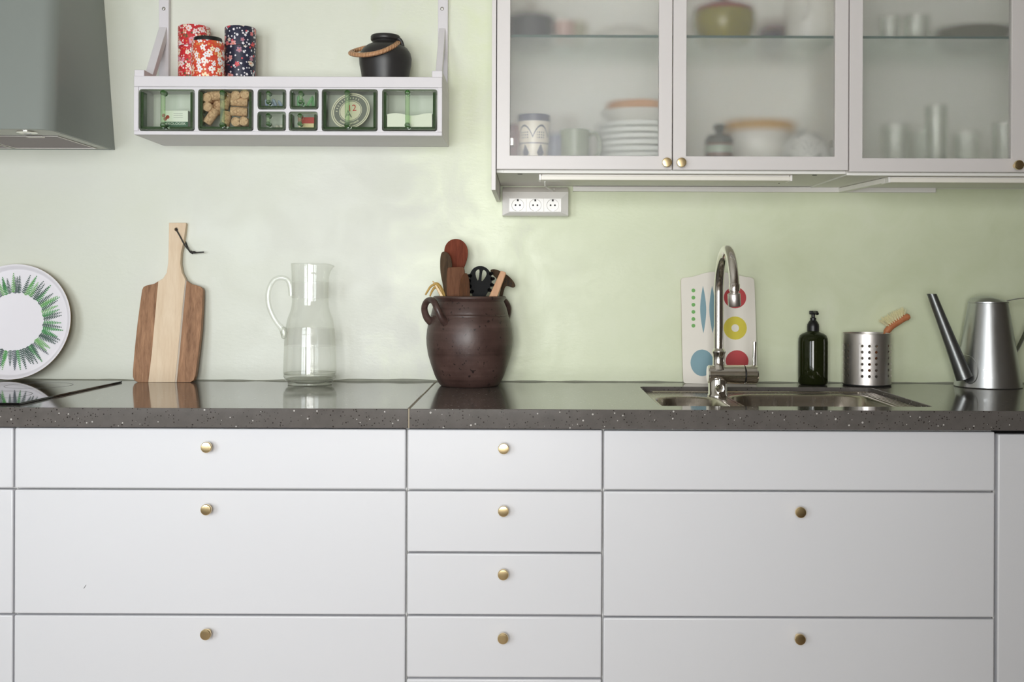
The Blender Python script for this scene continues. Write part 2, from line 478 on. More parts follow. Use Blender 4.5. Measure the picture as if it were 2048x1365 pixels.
vs = []
for i, x in enumerate(xs):
    h = .0026 + .0012 * math.sin(i * 1.7) * math.sin(i * .31) + (.003 if -.5 < x < -.26 else 0)
    vs += [(x, -.0045, ZC), (x, -.0005, ZC + h), (x, -.0005, ZC)]
m.add(vs, [(i * 3 + a, i * 3 + b, i * 3 + 3 + b, i * 3 + 3 + a) for i in range(len(xs) - 1) for a, b in ((0, 1), (1, 2), (2, 0))])
tag(m.build('sealant_bead', caulk, origin=(0, -.003, ZC)), 'thin grey sealant line where the worktop meets the wall', 'sealant')

# hob
hob_glass = plain('hob_glass', C(14, 14, 15), .04, var=.05)
hb = thing('hob', (-1.33, -.33, ZC), 'black glass induction hob set on the worktop under the tray', 'hob')
c = [(-1.0546, -.585), (-1.0396, -.066), (-1.62, -.05), (-1.635, -.569)]
M().prism(c, ZC + .0002, ZC + .0045, lambda u, v, n: Vector((u, v, n))).build('glass_plate', hob_glass, hb, bevel=.001)
ringm = plain('hob_print', C(90, 90, 92), .3)
for (cx, cy, r) in ((-1.19, -.20, .075), (-1.20, -.43, .09), (-1.48, -.20, .09), (-1.48, -.43, .075)):
    M().lathe([(r, 0), (r + .002, 0), (r + .002, .0002), (r, .0002), (r, 0)], c=(cx, cy, ZC + .0045), seg=48).build('cooking_zone', ringm, hb)

# ------------------------------------------------------------------ sink
sk = thing('sink', (.55, -.34, .74), 'stainless steel sink with small and large bowl sunk in worktop', 'sink')
ZD = .888
b1 = (.281, .432, -.52, -.258); b2 = (.462, .795, -.53, -.200)
L3 = lambda u, v, n: Vector((u, v, n))
e = .0008
M().prism(rrect(SX0 + e, SX1 - e, SY0 + e, SY1 - e, .013, 4), ZD - .002, ZD, L3, [rrect(*b1, .055, 7), rrect(*b2, .06, 7)]).build('deck', steel_sink, sk, bevel=.0006)
for b, r in ((b1, .055), (b2, .06)):
    lo = []
    for dz, sh in ((.0006, -.004), (.0016, -.0005), (0, .003), (-.004, .006), (-.05, .010), (-.110, .014), (-.128, .022), (-.135, .045)):
        lo.append([(x, yy, ZD + dz) for x, yy in rrect(b[0] + sh, b[1] - sh, b[2] + sh, b[3] - sh, r, 7)])
    m = M().loft(lo, cap0=False, cap1=True)
    bo = m.build('bowl', steel_sink, sk, angle=60)
    M().lathe([(0, .001), (.03, .001), (.034, .003), (.036, 0)], c=((b[0] + b[1]) / 2, (b[2] + b[3]) / 2, ZD - .135), seg=32).build('drain', chrome, bo)
for i in range(4):
    o_ = .006 + i * .009
    m = M(); x1 = SX1 - o_
    m.tube(catmull([(x1 - .045, SY0 + .01, ZD), (x1 - .002, SY0 + .03, ZD), (x1, SY0 + .07, ZD), (x1, SY1 - o_ * .5 - .03, ZD), (x1 - .004, SY1 - o_ * .5 - .008, ZD), (x1 - .03, SY1 - o_ * .5, ZD), (SX0 + .03, SY1 - o_ * .5, ZD)], 6), .0022, seg=8)
    m.build('pressed_rib', steel_sink, sk)

# ------------------------------------------------------------------ mixer tap
tp = thing('mixer_tap', (.4445, -.23, ZD), 'chrome mixer tap with high swan-neck spout over the sink', 'tap')
TX, TY = .4445, -.23
M().lathe([(.0245, 0), (.0245, .003), (.0225, .006), (.0225, .040), (.0, .040)], c=(TX - .002, TY, ZD), seg=36, cap0=True).build('base', chrome, tp)
zb = .940
M().lathe([(0, 0), (.0195, 0), (.0222, .003), (.0222, .086), (.0205, .087)], mtx=Matrix.Translation((TX - .026, TY, zb)) @ Matrix.Rotation(PI / 2, 4, 'Y'), seg=36).build('body', chrome, tp)
M().lathe([(.0205, .0), (.0205, .0035)], mtx=Matrix.Translation((TX + .0605, TY, zb)) @ Matrix.Rotation(PI / 2, 4, 'Y'), seg=36).build('seal_ring', black_plastic, tp)
hcap = M().lathe([(.0205, 0), (.0222, .001), (.0222, .026), (.0195, .029), (0, .029)], mtx=Matrix.Translation((TX + .0635, TY, zb)) @ Matrix.Rotation(PI / 2, 4, 'Y'), seg=36).build('lever_cap', chrome, tp)
px = W(1508, 700, TY).x
M().cyl((px, TY, zb + .018), (px + .001, TY, W(1507, 684, TY).z), .0042, .0046, 16).build('lever', chrome, hcap)
M().lathe([(.021, 0), (.0165, .008), (.0145, .012), (.0145, .036), (.0165, .040), (.0165, .043), (.0115, .050)], c=(TX + .0005, TY, zb + .012), seg=32).build('collar', chrome, tp)
pts = [(TX, TY, zb + .05), (TX, TY, 1.06), (TX, TY, 1.134)]
R_ = .1
pts += [(TX, TY - R_ + R_ * math.cos(a), 1.134 + R_ * math.sin(a)) for a in [PI * k / 20 for k in range(1, 20)]]
pts += [(TX, TY - 2 * R_, 1.140), (TX + .0, TY - 2 * R_, 1.134)]
pts = [p for p in pts[:-2]] + [(TX, TY - 2 * R_, 1.134 + .02)]
sp = M().tube(pts, .0112, seg=20).build('spout', chrome, tp)
ny, nz = TY - 2 * R_, 1.154
M().lathe([(.0112, .002), (.0122, 0), (.0122, -.013), (.010, -.015), (.0085, -.019)], c=(TX, ny, nz), seg=28).build('spout_collar', chrome, sp)
mt = Matrix.Translation((TX - .001, ny, nz - .017)) @ Matrix.Rotation(math.radians(-4), 4, 'Y') @ Matrix.Rotation(math.radians(6), 4, 'X')
M().lathe([(.008, 0), (.0135, -.003), (.0142, -.004), (.0142, -.029), (.0128, -.031), (.0, -.0305)], mtx=mt, seg=28).build('aerator', steel, sp)
kx = W(1440, 777, TY - .03)
kb = M().lathe([(0, 0), (.0105, 0), (.0105, .010), (.0095, .012), (.007, .0115), (0, .0115)], mtx=Matrix.Translation((kx.x, TY - .021, kx.z)) @ Matrix.Rotation(PI / 2, 4, 'X'), seg=28).build('shutoff_knob', chrome, tp)
M().cyl((kx.x, TY - .026, kx.z + .008), (kx.x, TY - .026, kx.z + .022), .0028, None, 12).build('knob_pin', chrome, kb)
# ------------------------------------------------------------------ wall cabinets with frosted doors
def frosted():
    t = NT('frosted_glass')
    # etched surface: every tiny facet is tilted at random
    wn = t.n('TexWhiteNoise', {'Vector': t.coord(scale=(9000, 9000, 9000))}).outputs['Color']
    off = t.n('VectorMath', {0: wn, 1: (0.5, 0.5, 0.5)}, operation='SUBTRACT').outputs[0]
    off = t.n('VectorMath', {0: off, 'Scale': 0.95}, operation='SCALE').outputs[0]
    nm = t.n('VectorMath', {0: t.n('NewGeometry').outputs['Normal'], 1: off}, operation='ADD').outputs[0]
    nm = t.n('VectorMath', {0: nm}, operation='NORMALIZE').outputs[0]
    rf = t.n('BsdfRefraction', {'Color': (1.0, 1.0, 1.0, 1), 'Roughness': 0.12, 'IOR': 1.17, 'Normal': nm}).outputs[0]
    gl = t.n('BsdfGlossy', {'Color': (1, 1, 1, 1), 'Roughness': 0.3}).outputs[0]
    tl = t.n('BsdfTranslucent', {'Color': (0.95, 0.97, 0.95, 1)}).outputs[0]
    df = t.n('BsdfDiffuse', {'Color': (0.97, 0.98, 0.96, 1)}).outputs[0]
    veil = t.n('MixShader', {0: 0.55, 1: tl, 2: df}).outputs[0]
    a = t.n('MixShader', {0: .19, 1: rf, 2: veil}).outputs[0]
    return t.done(t.n('MixShader', {0: .03, 1: a, 2: gl}).outputs[0])
frost = frosted()
def frosted_back():
    t = NT('clear_glass_back'); n = t.noise(t.coord(), 30, 2)
    return t.done(t.n('BsdfTransparent', {'Color': t.mix(n, (0.99, 0.99, 0.98, 1), (0.995, 0.995, 0.985, 1))}).outputs[0])
frost_b = frosted_back()
shelf_glass = clear_glass('shelf_glass', (.96, .985, .97, 1), (.80, .89, .86, 1))
shelf_edge = plain('glass_edge', C(70, 100, 95), .15)
YD = -.358            # face of the glazed doors
DT = 2.12             # top of the doors
XD = [-.0836, .3164, .7164, 1.1164, 1.5164]
def glazed_door(x0, x1, z0, kx, parent, hinge=None):
    g = .0012; fw = .0312
    fo = M().prism([(x0 + g, z0), (x1 - g, z0), (x1 - g, DT), (x0 + g, DT)], YD, YD + .019, lambda u, v, n: Vector((u, n, v)),
                   [[(x0 + fw, z0 + fw), (x1 - fw, z0 + fw), (x1 - fw, DT - fw), (x0 + fw, DT - fw)]]).build('door', white_frame, parent, bevel=.0012)
    M().box(x0 + fw - .0, x1 - fw + .0, YD + .007, YD + .011, z0 + fw - .0, DT - fw + .0).build('frosted_pane', frost, fo)
    pn = COL.objects[-1] if False else fo.children[-1]
    pn.data.materials.append(frost_b)
    for pl in pn.data.polygons: pl.material_index = 0 if pl.normal.y < -.5 else 1
    knob(kx, W(1335, 325, YD - .02).z + (z0 - 1.414), YD, fo, .0108)
    return fo
def wall_cabinet(x0, x1, z0, doors, label):
    u = thing('wall_cabinet', ((x0 + x1) / 2, -.17, z0), label, 'cabinet')
    zb = z0 - .006
    yb = YD + .021
    bd = M(); t = .017
    bd.box(x0 + .0005, x0 + t, yb, -.001, zb, DT); bd.box(x1 - t, x1 - .0005, yb, -.001, zb, DT)
    bd.box(x0 + t, x1 - t, yb, -.001, zb, zb + t); bd.box(x0 + t, x1 - t, yb, -.001, DT - t, DT)
    bd.box(x0 + t, x1 - t, -.008, -.001, zb + t, DT - t)
    bd.build('body', cab_inside, u, bevel=.0006)
    zs = W(1500, 74.5, -.335).z
    so = M().box(x0 + t + .001, x1 - t - .001, -.3355, -.012, zs - .003, zs + .003).build('glass_shelf', shelf_glass, u)
    M().box(x0 + t + .001, x1 - t - .001, -.3365, -.3355, zs - .003, zs + .003).build('shelf_edge', shelf_edge, so)
    for (a, b, kx) in doors:
        glazed_door(a, b, z0, kx, u)
    return u, zs
cabA, ZS = wall_cabinet(XD[0], XD[2], 1.414, [(XD[0], XD[1], W(1334, 324, YD - .02).x), (XD[1], XD[2], W(1363, 324, YD - .02).x)],
                'white wall cabinet with paired frosted doors above the socket block')
cabB, _ = wall_cabinet(XD[2] + .0005, XD[4], 1.4112, [(XD[2], XD[3], W(2038, 326, YD - .02).x), (XD[3], XD[4], XD[3] + .02)],
                'white wall cabinet with frosted doors holding drinking glasses')
# white end panel reaching below the cabinet
ep = M().box(-.0942, -.0842, YD - .001, -.001, 1.3665, 2.14).build('side_panel', white_frame, cabA, bevel=.0008)
for (px, py) in ((1665, 288), (1024, 285)):
    p = W(px, py, YD + .03); sx = -1 if px > 1300 else 1
    M().box(p.x - .003, p.x + .003, YD + .012 + .004, YD + .05, p.z - .008, p.z + .008).build('hinge', screw_metal, cabA)
zcb = 1.408
holem = dark_gap
for (px, py, Y, w) in ((1040, 348.4, -.29, .011), (1629, 350.5, -.30, .010), (1720, 350.2, -.30, .010), (1558, 367, -.06, .003)):
    a, b = ray(px, py); d = (zcb - CZ) / b
    M().box(a * d - w / 2, a * d + w / 2, -D + d - .003, -D + d + .003, zcb - .0006, zcb).build('fitting_hole', holem, cabA)

# under-cabinet lamps, trunking, cables
diff = plain('lamp_diffuser', C(240, 236, 226), .35, var=.01)
def lamp(x0, x1, zt, label):
    l = thing('cabinet_lamp', ((x0 + x1) / 2, -.29, zt - .014), label, 'lamp')
    M().box(x0 + .006, x1 - .006, -.306, -.262, zt - .004, zt - .0004).build('housing', white_plastic, l)
    M().box(x0 + .005, x1 - .005, -.3125, -.265, zt - .0135, zt - .004).build('diffuser', diff, l, bevel=.001)
    for (a, b) in ((x0, x0 + .005), (x1 - .005, x1)): M().box(a, b, -.313, -.262, zt - .014, zt - .0004).build('end_cap', white_plastic, l, bevel=.0008)
    return l
l1 = lamp(W(1078, 355, -.313).x, W(1585, 355, -.313).x, zcb, 'long slim white lamp under the paired-door wall cabinet')
l2 = lamp(W(1777, 357, -.313).x, 1.42, 1.4052, 'slim white lamp under the wall cabinet of glasses')
p0 = W(1090, 362, -.285); p1 = W(1102, 375, -.075)
M().tube(catmull([(p0.x, -.275, zcb - .013), (p0.x + .001, -.22, zcb - .016), (p0.x + .004, -.13, zcb - .012), (p1.x + .003, -.06, zcb - .016), (p1.x + .008, -.047, zcb - .012)], 8), .0026, seg=8).build('cable', white_plastic, l1)
tk = M().box(W(1146, 378, -.014).x, W(1872, 378, -.014).x, -.0145, -.0005, W(1500, 384, -.014).z, zcb - .001).build('cable_trunking', white_plastic, origin=(.57, -.007, 1.395), bevel=.0008)
tag(tk, 'long white cable trunking on the wall beneath the cabinets', 'trunking')
a = W(1684, 378, -.02); b = (W(1777, 356, -.29).x, -.29)
pA, pB = Vector((a.x, -.016, 0)), Vector((b[0], -.285, 0))
dv = (pB - pA).normalized(); nn = Vector((-dv.y, dv.x, 0)) * .008
m = M(); vs = []
for z in (1.3935, 1.4045):
    vs += [pA - nn + Vector((0, 0, z)), pB - nn + Vector((0, 0, z)), pB + nn + Vector((0, 0, z)), pA + nn + Vector((0, 0, z))]
m.add(vs, [(0, 1, 2, 3), (4, 7, 6, 5), (0, 4, 5, 1), (1, 5, 6, 2), (2, 6, 7, 3), (3, 7, 4, 0)])
tag(m.build('cable_duct', white_plastic, origin=(.75, -.15, 1.394), bevel=.0008), 'short white duct running slantwise under cabinet to its lamp', 'trunking')

# socket block
sb = thing('socket_block', (0.008, -.03, 1.327), 'white three-way socket block on wall under the cabinet corner', 'socket')
yq = -.05; yk = -.001
qx0, qx1 = W(1004.5, 420, yq).x, W(1137, 420, yq).x
qz0, qz1 = W(1070, 432.5, yq + .012).z, 1.4055
ix0, ix1 = W(1018, 410, yq - .012).x, W(1123, 410, yq - .012).x
iz0, iz1 = W(1070, 424.5, yq - .012).z, W(1070, 397, yq - .012).z
m = M()
rect = lambda x0, x1, z0, z1, Y: [(x0, Y, z0), (x1, Y, z0), (x1, Y, z1), (x0, Y, z1)]
zt = W(1070, 383, yq - .002).z
m.loft([rect(qx0, qx1, qz0, qz1, yk), rect(qx0, qx1, qz0, qz1 - .002, -.018), rect(qx0, qx1, qz0, zt, yq + .002), rect(qx0 + .001, qx1 - .001, qz0 + .001, zt - .001, yq), rect(ix0 - .001, ix1 + .001, iz0 - .001, iz1 + .001, yq - .011), rect(ix0, ix1, iz0, iz1, yq - .012)])
m.build('housing', white_plastic, sb, bevel=.0008, angle=25)
n3 = (ix1 - ix0) / 3; yf = yq - .012
for i in range(3):
    cx = ix0 + n3 * (i + .5); cz = (iz0 + iz1) / 2
    hw, hz = n3 / 2 - .0006, (iz1 - iz0) / 2 - .0006
    so = M().prism([(cx - hw, cz - hz), (cx + hw, cz - hz), (cx + hw, cz + hz), (cx - hw, cz + hz)], yf - .0022, yf, lambda u, v, n: Vector((u, n, v)), [circle(cx, cz, .0155, 28)]).build('socket', white_plastic, sb, bevel=.0004)
    M().lathe([(.0155, -.0022), (.0148, -.0018), (.0145, -.0003), (0, -.0002)], mtx=Matrix.Translation((cx, yf, cz)) @ Matrix.Rotation(-PI / 2, 4, 'X'), seg=28).build('recess', white_plastic, so)
    for sx in (-.0055, .0055):
        M().lathe([(0, .0006), (.0023, .0006), (.0023, 0)], mtx=Matrix.Translation((cx + sx, yf, cz)) @ Matrix.Rotation(PI / 2, 4, 'X'), seg=12).build('pin_hole', dark_gap, so)
    for zz in (-1, 1):
        M().box(cx - .0022, cx + .0022, yf - .002, yf, cz + zz * .0125 - .0025, cz + zz * .0125 + .0025).build('earth_clip', screw_metal if zz < 0 else dark_gap, so)

# ------------------------------------------------------------------ spice shelf with glass drawers
YS = -.215
ss = thing('spice_shelf', (-.5885, -.11, 1.509), 'white hanging spice shelf with glass drawers and wall rails', 'shelf')
x0, x1 = -.9585, -.2185
z0, z1 = 1.509, 1.650
ztop = z1 - .026
m = M().box(x0, x1, YS, -.001, ztop, z1); m.build('top_board', white_shelf, ss, bevel=.0015)
M().box(x0, x1, YS + .002, -.001, z0, z0 + .009).build('bottom_board', white_shelf, ss, bevel=.001)
M().box(x0, x0 + .0105, YS + .001, -.001, z0 + .009, ztop).build('side_board', white_shelf, ss, bevel=.0008)
M().box(x1 - .0105, x1, YS + .001, -.001, z0 + .009, ztop).build('side_board', white_shelf, ss, bevel=.0008)
grey_back = plain('shelf_back', C(214, 216, 210), .6, var=.05)
M().box(x0 + .0105, x1 - .0105, -.108, -.100, z0 + .009, ztop).build('back_board', grey_back, ss)
DR = [(278, 390, 178.5, 262.5), (396, 507.5, 178.5, 262.5), (515, 573, 178.5, 219.5), (579, 637.5, 178.5, 219.5),
      (514.5, 572.5, 223, 262.5), (577, 636, 223, 262.5), (643, 756, 178.5, 263), (763.5, 875, 178.5, 263)]
YR = YS + .004
ins = []
for (a, b, c, d) in DR:
    p, q = W(a, d, YR), W(b, c, YR)
    ins.append((p.x, q.x, p.z, q.z))
fo = M().prism([(x0 + .0105, z0 + .009), (x1 - .0105, z0 + .009), (x1 - .0105, ztop), (x0 + .0105, ztop)], YR, YR + .01, lambda u, v, n: Vector((u, n, v)),
    [rrect(a + .0005, b - .0005, c + .0005, d - .0005, .006, 3) for a, b, c, d in ins])
fo.build('divider_frame', white_shelf, ss, bevel=.0006)
# inner compartment walls
m = M()
for i in (0, 1, 3, 6):
    xx = (ins[i][1] + ins[i + 1][0]) / 2 if i != 3 else (ins[3][1] + ins[6][0]) / 2
    m = M().box(xx - .002, xx + .002, YR + .01, -.108, z0 + .009, ztop); m.build('divider', white_shelf, ss)
g_front = clear_glass('pressed_glass', (.96, .98, .95, 1), (.45, .60, .42, 1), gl=-.6, rough=.08)
g_rim = clear_glass('pressed_glass_rim', (.72, .80, .68, 1), (.40, .50, .36, 1), gl=2.0, rough=.05, body=.05)
g_wall = clear_glass('pressed_glass_side', (.14, .24, .12, 1), (.06, .12, .05, 1), gl=.5, rough=.04, body=.25)
g_bar = clear_glass('pressed_glass_bar', (.82, .93, .76, 1), (.30, .50, .24, 1), gl=.6, rough=.03, body=.10)
g_knob = clear_glass('pressed_glass_stub', (.20, .40, .16, 1), (.04, .12, .03, 1), gl=.7, rough=.03, body=.12)
drawers = []
for i, (a, b, c, d) in enumerate(ins):
    small = (b - a) < .09
    g = .0012; a, b, c, d = a + g, b - g, c + g, d - g
    yf = YR - .006; L = lambda u, v, n: Vector((u, n, v))
    w = .0035 if small else .0055
    dp = .12
    # front slab, rounded rim
    dr = M().prism(rrect(a + .004, b - .004, c + .004, d - .002, .004, 3), yf + .002, yf + .0045, L).build('glass_drawer', g_front, ss)
    rim = M()
    lo = []
    for (dd, yy) in ((.0, yf + .004), (.0, yf + .001), (.0012, yf), (.0035, yf), (.0045, yf + .0015), (.0045, yf + .004)):
        lo.append([(u, yy, v) for u, v in rrect(a + dd, b - dd, c + dd, d - dd, max(.007 - dd, .002), 4)])
    rim.loft(lo, cap0=False, cap1=False).build('rim', g_rim, dr)
    sw = .0048 if small else .0068
    for (p, q) in ((a + .003, a + .003 + sw), (b - .003 - sw, b - .003)):
        M().box(p, q, yf + .0048, yf + .03, c + .006, d - .006).build('side_wall', g_wall, dr, bevel=.001)
    M().box(a + .003, b - .003, yf + .0048, yf + .03, c + .003, c + .003 + sw).build('bottom_wall', g_wall, dr, bevel=.001)
    cx = (a + b) / 2 + (-.004 if small else -.003); r = .0055 if not small else .0046
    zt, zb_ = (d - .007, c + .007) if not small else (d - .008, c + .010)
    M().cyl((cx, yf - .013, zb_ + .004), (cx, yf - .013, zt - .004), r, None, 14).build('handle_bar', g_bar, dr)
    for zz in (zt - .004, zb_ + .004):
        M().tube([(cx, yf + .001, zz), (cx, yf - .006, zz), (cx, yf - .015, zz)], [r * 1.25, r * 1.15, r * 1.2], seg=14).build('handle_stub', g_knob, dr)
    drawers.append((a, b, c + .003 + sw, d, yf))
# rails, arms, braces
for sgn, (rx, bx) in ((-1, (-.953, -.953)), (1, (-.2325, -.2325))):
    rl = M().box(rx - .014, rx + .0115, -.017, -.001, z1, 2.05)
    ro = rl.build('wall_rail', white_shelf, ss, bevel=.001)
    p = W(327 if sgn < 0 else 884, 17, -.018)
    M().lathe([(0, .0025), (.003, .002), (.0048, .0)], mtx=Matrix.Translation((p.x, -.017, p.z)) @ Matrix.Rotation(PI / 2, 4, 'X'), seg=16).build('screw', screw_metal, ro)
    ax0, ax1 = (-.9585, -.935) if sgn < 0 else (-.2435, -.2185)
    M().box(ax0, ax1, YS + .004, -.017, z1, z1 + .0155).build('side_arm', white_shelf, ss, bevel=.001)
    zt_ = 1.814
    bx0, bx1 = (rx - .013, rx + .007) if sgn < 0 else (rx - .011, rx + .005)
    m = M()
    vs = []
    for x in (bx0, bx1):
        vs += [(x, -.017, zt_), (x, -.017, zt_ - .036), (x, -.100, z1 + .0155), (x, -.124, z1 + .0155)]
    m.add(vs, [(0, 1, 2, 3), (4, 7, 6, 5), (0, 4, 5, 1), (1, 5, 6, 2), (2, 6, 7, 3), (3, 7, 4, 0)])
    m.build('brace', white_shelf, ss, bevel=.001)

# ------------------------------------------------------------------ cooker hood
hd = thing('cooker_hood', (-1.385, -.19, 1.498), 'grey metal cooker hood tapering upwards above the hob', 'hood')
def hood_loop(z, inset=0.0, yb=-.001):
    t = (z - 1.498) / .39
    xr = -1.085 - .030 * t - inset; xl = -1.685 + .030 * t + inset; yf = -.379 + .094 * t + inset
    r = .04
    out = [(xl, yb, z)]
    for k in range(9):
        a = PI + PI / 2 * k / 8; out.append((xl + r + r * math.cos(a), yf + r + r * math.sin(a), z))
    for k in range(9):
        a = 1.5 * PI + PI / 2 * k / 8; out.append((xr - r + r * math.cos(a), yf + r + r * math.sin(a), z))
    out.append((xr, yb, z))
    return out
M().loft([hood_loop(1.498), hood_loop(1.888), hood_loop(2.1)], cap0=False, cap1=True).build('canopy', hood_metal, hd, angle=40)
M().loft([hood_loop(1.498), hood_loop(1.498, .006, -.004), hood_loop(1.5005, .007, -.005), hood_loop(1.5005, .03, -.02)], cap0=False, cap1=False).build('lower_rim', hood_metal, hd, angle=25)
up_grey = plain('hood_underside', C(190, 192, 184), .4, metal=.2)
L = lambda u, v, n: Vector((u, v, n))
def upan(x0, x1, y0, y1, z): return M().box(x0, x1, y0, y1, z, z + .002)
M().prism([(p[0], p[1]) for p in hood_loop(1.498, .012, -.006)], 1.4992, 1.5003, L).build('under_panel', up_grey, hd)
filt = NT('grease_filter'); v = filt.coord()
ck = filt.n('TexChecker', {'Vector': v, 'Scale': 420.0, 'Color1': C(160, 146, 150), 'Color2': C(122, 110, 114)}).outputs[0]
filt = filt.done(filt.pbr(color=ck, rough=.5, metal=.15))
for (a, b) in ((-1.329, -1.12), (-1.55, -1.336)):
    fo = M().box(a, b, -.262, -.028, 1.4984, 1.4992).build('grease_filter', filt, hd)
    m = M(); t = .004
    m.box(a, a + t, -.262, -.028, 1.4974, 1.4990); m.box(b - t, b, -.262, -.028, 1.4974, 1.4990); m.box(a + t, b - t, -.262, -.258, 1.4974, 1.4990); m.box(a + t, b - t, -.032, -.028, 1.4974, 1.4990)
    m.build('filter_frame', steel, fo)
    if a > -1.33:
        M().box(-1.195, -1.155, -.263, -.249, 1.4955, 1.4985).build('filter_latch', steel, fo, bevel=.001)
for lx in (-1.163, -1.25):
    M().lathe([(.023, 0), (.023, -.002), (.018, -.003), (.015, -.001), (.0, -.0005)], c=(lx, -.325, 1.4992), seg=32).build('spotlight', chrome, hd)
p = W(-3, 193, -.335)
M().lathe([(0, .012), (.0105, .012), (.0125, .010), (.0125, 0)], mtx=Matrix.Translation((p.x, p.y + .006, p.z)) @ Matrix.Rotation(PI / 2 - .236, 4, 'X'), seg=28).build('control_button', black_plastic, hd)
# ------------------------------------------------------------------ things leaning on or standing by the wall
# tray with fern print
tray_white = plain('tray_laminate', C(236, 232, 238), .35, var=.01)
tray_wood = plain('tray_edge', C(176, 150, 112), .5, var=.1)
lt = Lean(-.062, ZC + .0046, math.radians(9))
u0, v0 = lt.uv(30, 644.5); ur, _ = lt.uv(146, 644.5); R = ur - u0
v0 = R
ty = thing('round_tray', lt.at(u0, 0), 'round white tray printed with fern wreath leaning behind the hob', 'tray')
mt = Matrix(((1, 0, 0, 0), (0, lt.v.y, lt.n.y, 0), (0, lt.v.z, lt.n.z, 0), (0, 0, 0, 1)))
mt = Matrix.Translation(lt.at(u0, v0)) @ mt
M().lathe([(0, .004), (R * .905, .004), (R * .925, .0052), (R * .955, .012), (R * .985, .0145), (R * .997, .0145)], seg=96, mtx=mt).build('tray_face', tray_white, ty)
M().lathe([(R * .997, .0145), (R, .0135), (R * .985, .010), (R * .94, .001), (0, 0)], seg=96, mtx=mt).build('tray_edge', tray_wood, ty)
ferns_m = [plain('fern_green', C(70, 150, 78), .4), plain('fern_dark', C(70, 92, 84), .4), plain('fern_light', C(120, 176, 104), .4), plain('fern_grey', C(104, 110, 116), .4)]
rnd = random.Random(3)
nf = 74
for i in range(nf):
    ang = 2 * PI * i / nf + rnd.uniform(-.04, .04); tilt = rnd.uniform(-.16, .16)
    ln = R * rnd.uniform(.27, .37); r0 = R * rnd.uniform(.485, .51); wd_ = R * rnd.uniform(.05, .068)
    m = M(); zz = .00425 + .000012 * i
    ca, sa = math.cos(ang), math.sin(ang)
    def at(s, t):
        x, y_ = r0 + s * math.cos(tilt) - t * math.sin(tilt), s * math.sin(tilt) + t * math.cos(tilt)
        return mt @ Vector((x * ca - y_ * sa, x * sa + y_ * ca, zz))
    m.add([at(0, -.0005), at(ln, -.0001), at(ln, .0001), at(0, .0005)], [(0, 1, 2, 3)])
    nl = 11
    for k in range(nl):
        s = ln * (k + .2) / nl; w = wd_ * (1 - k / nl) ** .7 * (.75 + .25 * min(1, k / 2)); h = ln / nl
        for sg in (-1, 1):
            m.add([at(s, 0), at(s + h * .25, sg * w * .55), at(s + h * .9, sg * w), at(s + h * .85, sg * w * .5), at(s + h * .72, 0)], [(0, 1, 2, 3, 4)])
    m.build('fern_print', ferns_m[rnd.choice((0, 0, 1, 2, 3, 1))], ty, weld=False)

# wooden chopping board
Zs = lambda l: [(x / 3.102, y / 3.102 + 420) for x, y in l]
lb = Lean(-.060, ZC + .0002, math.radians(6.5))
dark_w = wood('board_dark_wood', C(112, 76, 50), C(180, 136, 102), stretch=(11, 11, 1.0), scale=7, rough=.55)
pale_w = wood('board_pale_wood', C(216, 189, 158), C(232, 211, 184), stretch=(9, 9, .7), scale=5, rough=.55)
grey_w = wood('board_grey_streak', C(160, 150, 142), C(206, 190, 172), stretch=(9, 9, 1.0), scale=7, rough=.55)
p = lb.uv(330, 766)
cb = thing('chopping_board', lb.at(p[0], 0), 'striped wooden chopping board with handle leaning on the wall', 'chopping board')
left = Zs([(981, 446), (957, 461), (905, 473), (889, 482), (881, 500), (868, 590), (851, 720), (835, 870), (824, 1000), (824, 1040), (833, 1062), (856, 1073), (919, 1073), (940, 900), (958, 700), (972, 540)])
midl = Zs([(1048, 83), (1155, 83), (1152, 110), (1138, 200), (1122, 270), (1118, 335), (1127, 390), (1150, 436), (1140, 520), (1126, 650), (1104, 880), (1084, 1073), (919, 1073), (940, 900), (958, 700), (972, 540), (981, 446), (1012, 428), (1034, 392), (1043, 330), (1046, 200)])
strip = Zs([(1150, 436), (1157, 443), (1148, 540), (1136, 660), (1116, 880), (1097, 1073), (1084, 1073), (1104, 880), (1126, 650), (1140, 520)])
right = Zs([(1157, 443), (1185, 462), (1230, 474), (1250, 484), (1258, 500), (1257, 560), (1247, 740), (1229, 900), (1212, 1030), (1202, 1058), (1180, 1073), (1097, 1073), (1116, 880), (1136, 660), (1148, 540)])
vmin = min(lb.uv(*q)[1] for q in left + right)
fix = lambda l: [(u, max(v - vmin, 0) if True else v) for u, v in (lb.uv(*q) for q in l)]
hu, hv = fix(Zs([(1093, 123)]))[0]
for nm, pl, mat_ in (('plank', left, dark_w), ('plank', midl, pale_w), ('plank', strip, grey_w), ('plank', right, dark_w)):
    hs = [circle(hu, hv, .0048, 14)] if pl is midl else []
    M().prism(fix(pl), -.0165, 0, lb.at, hs).build(nm, mat_, cb, angle=50, bevel=.0006, bseg=1)
cord = plain('leather_cord', C(40, 36, 34), .6)
cp = lambda x, y, n: lb.at(*fix(Zs([(x, y)]))[0], n)
m = M().tube(catmull([cp(1093, 123, -.010), cp(1094, 124, .003), cp(1115, 160, .004), cp(1150, 225, .003), cp(1178, 258, .0), cp(1195, 268, -.004), cp(1225, 266, -.004), cp(1262, 264, -.003)], 6), .0018, seg=7)
m.tube(catmull([cp(1093, 125, -.012), cp(1130, 180, -.018), cp(1160, 245, -.012), cp(1185, 268, -.003), cp(1200, 262, -.002), cp(1218, 268, -.003)], 6), .0018, seg=7)
m.build('hanging_cord', cord, cb)
M().tube([cp(1180, 262, -.003), cp(1196, 270, -.003)], [.0034, .0034], seg=8).build('knot', cord, cb)

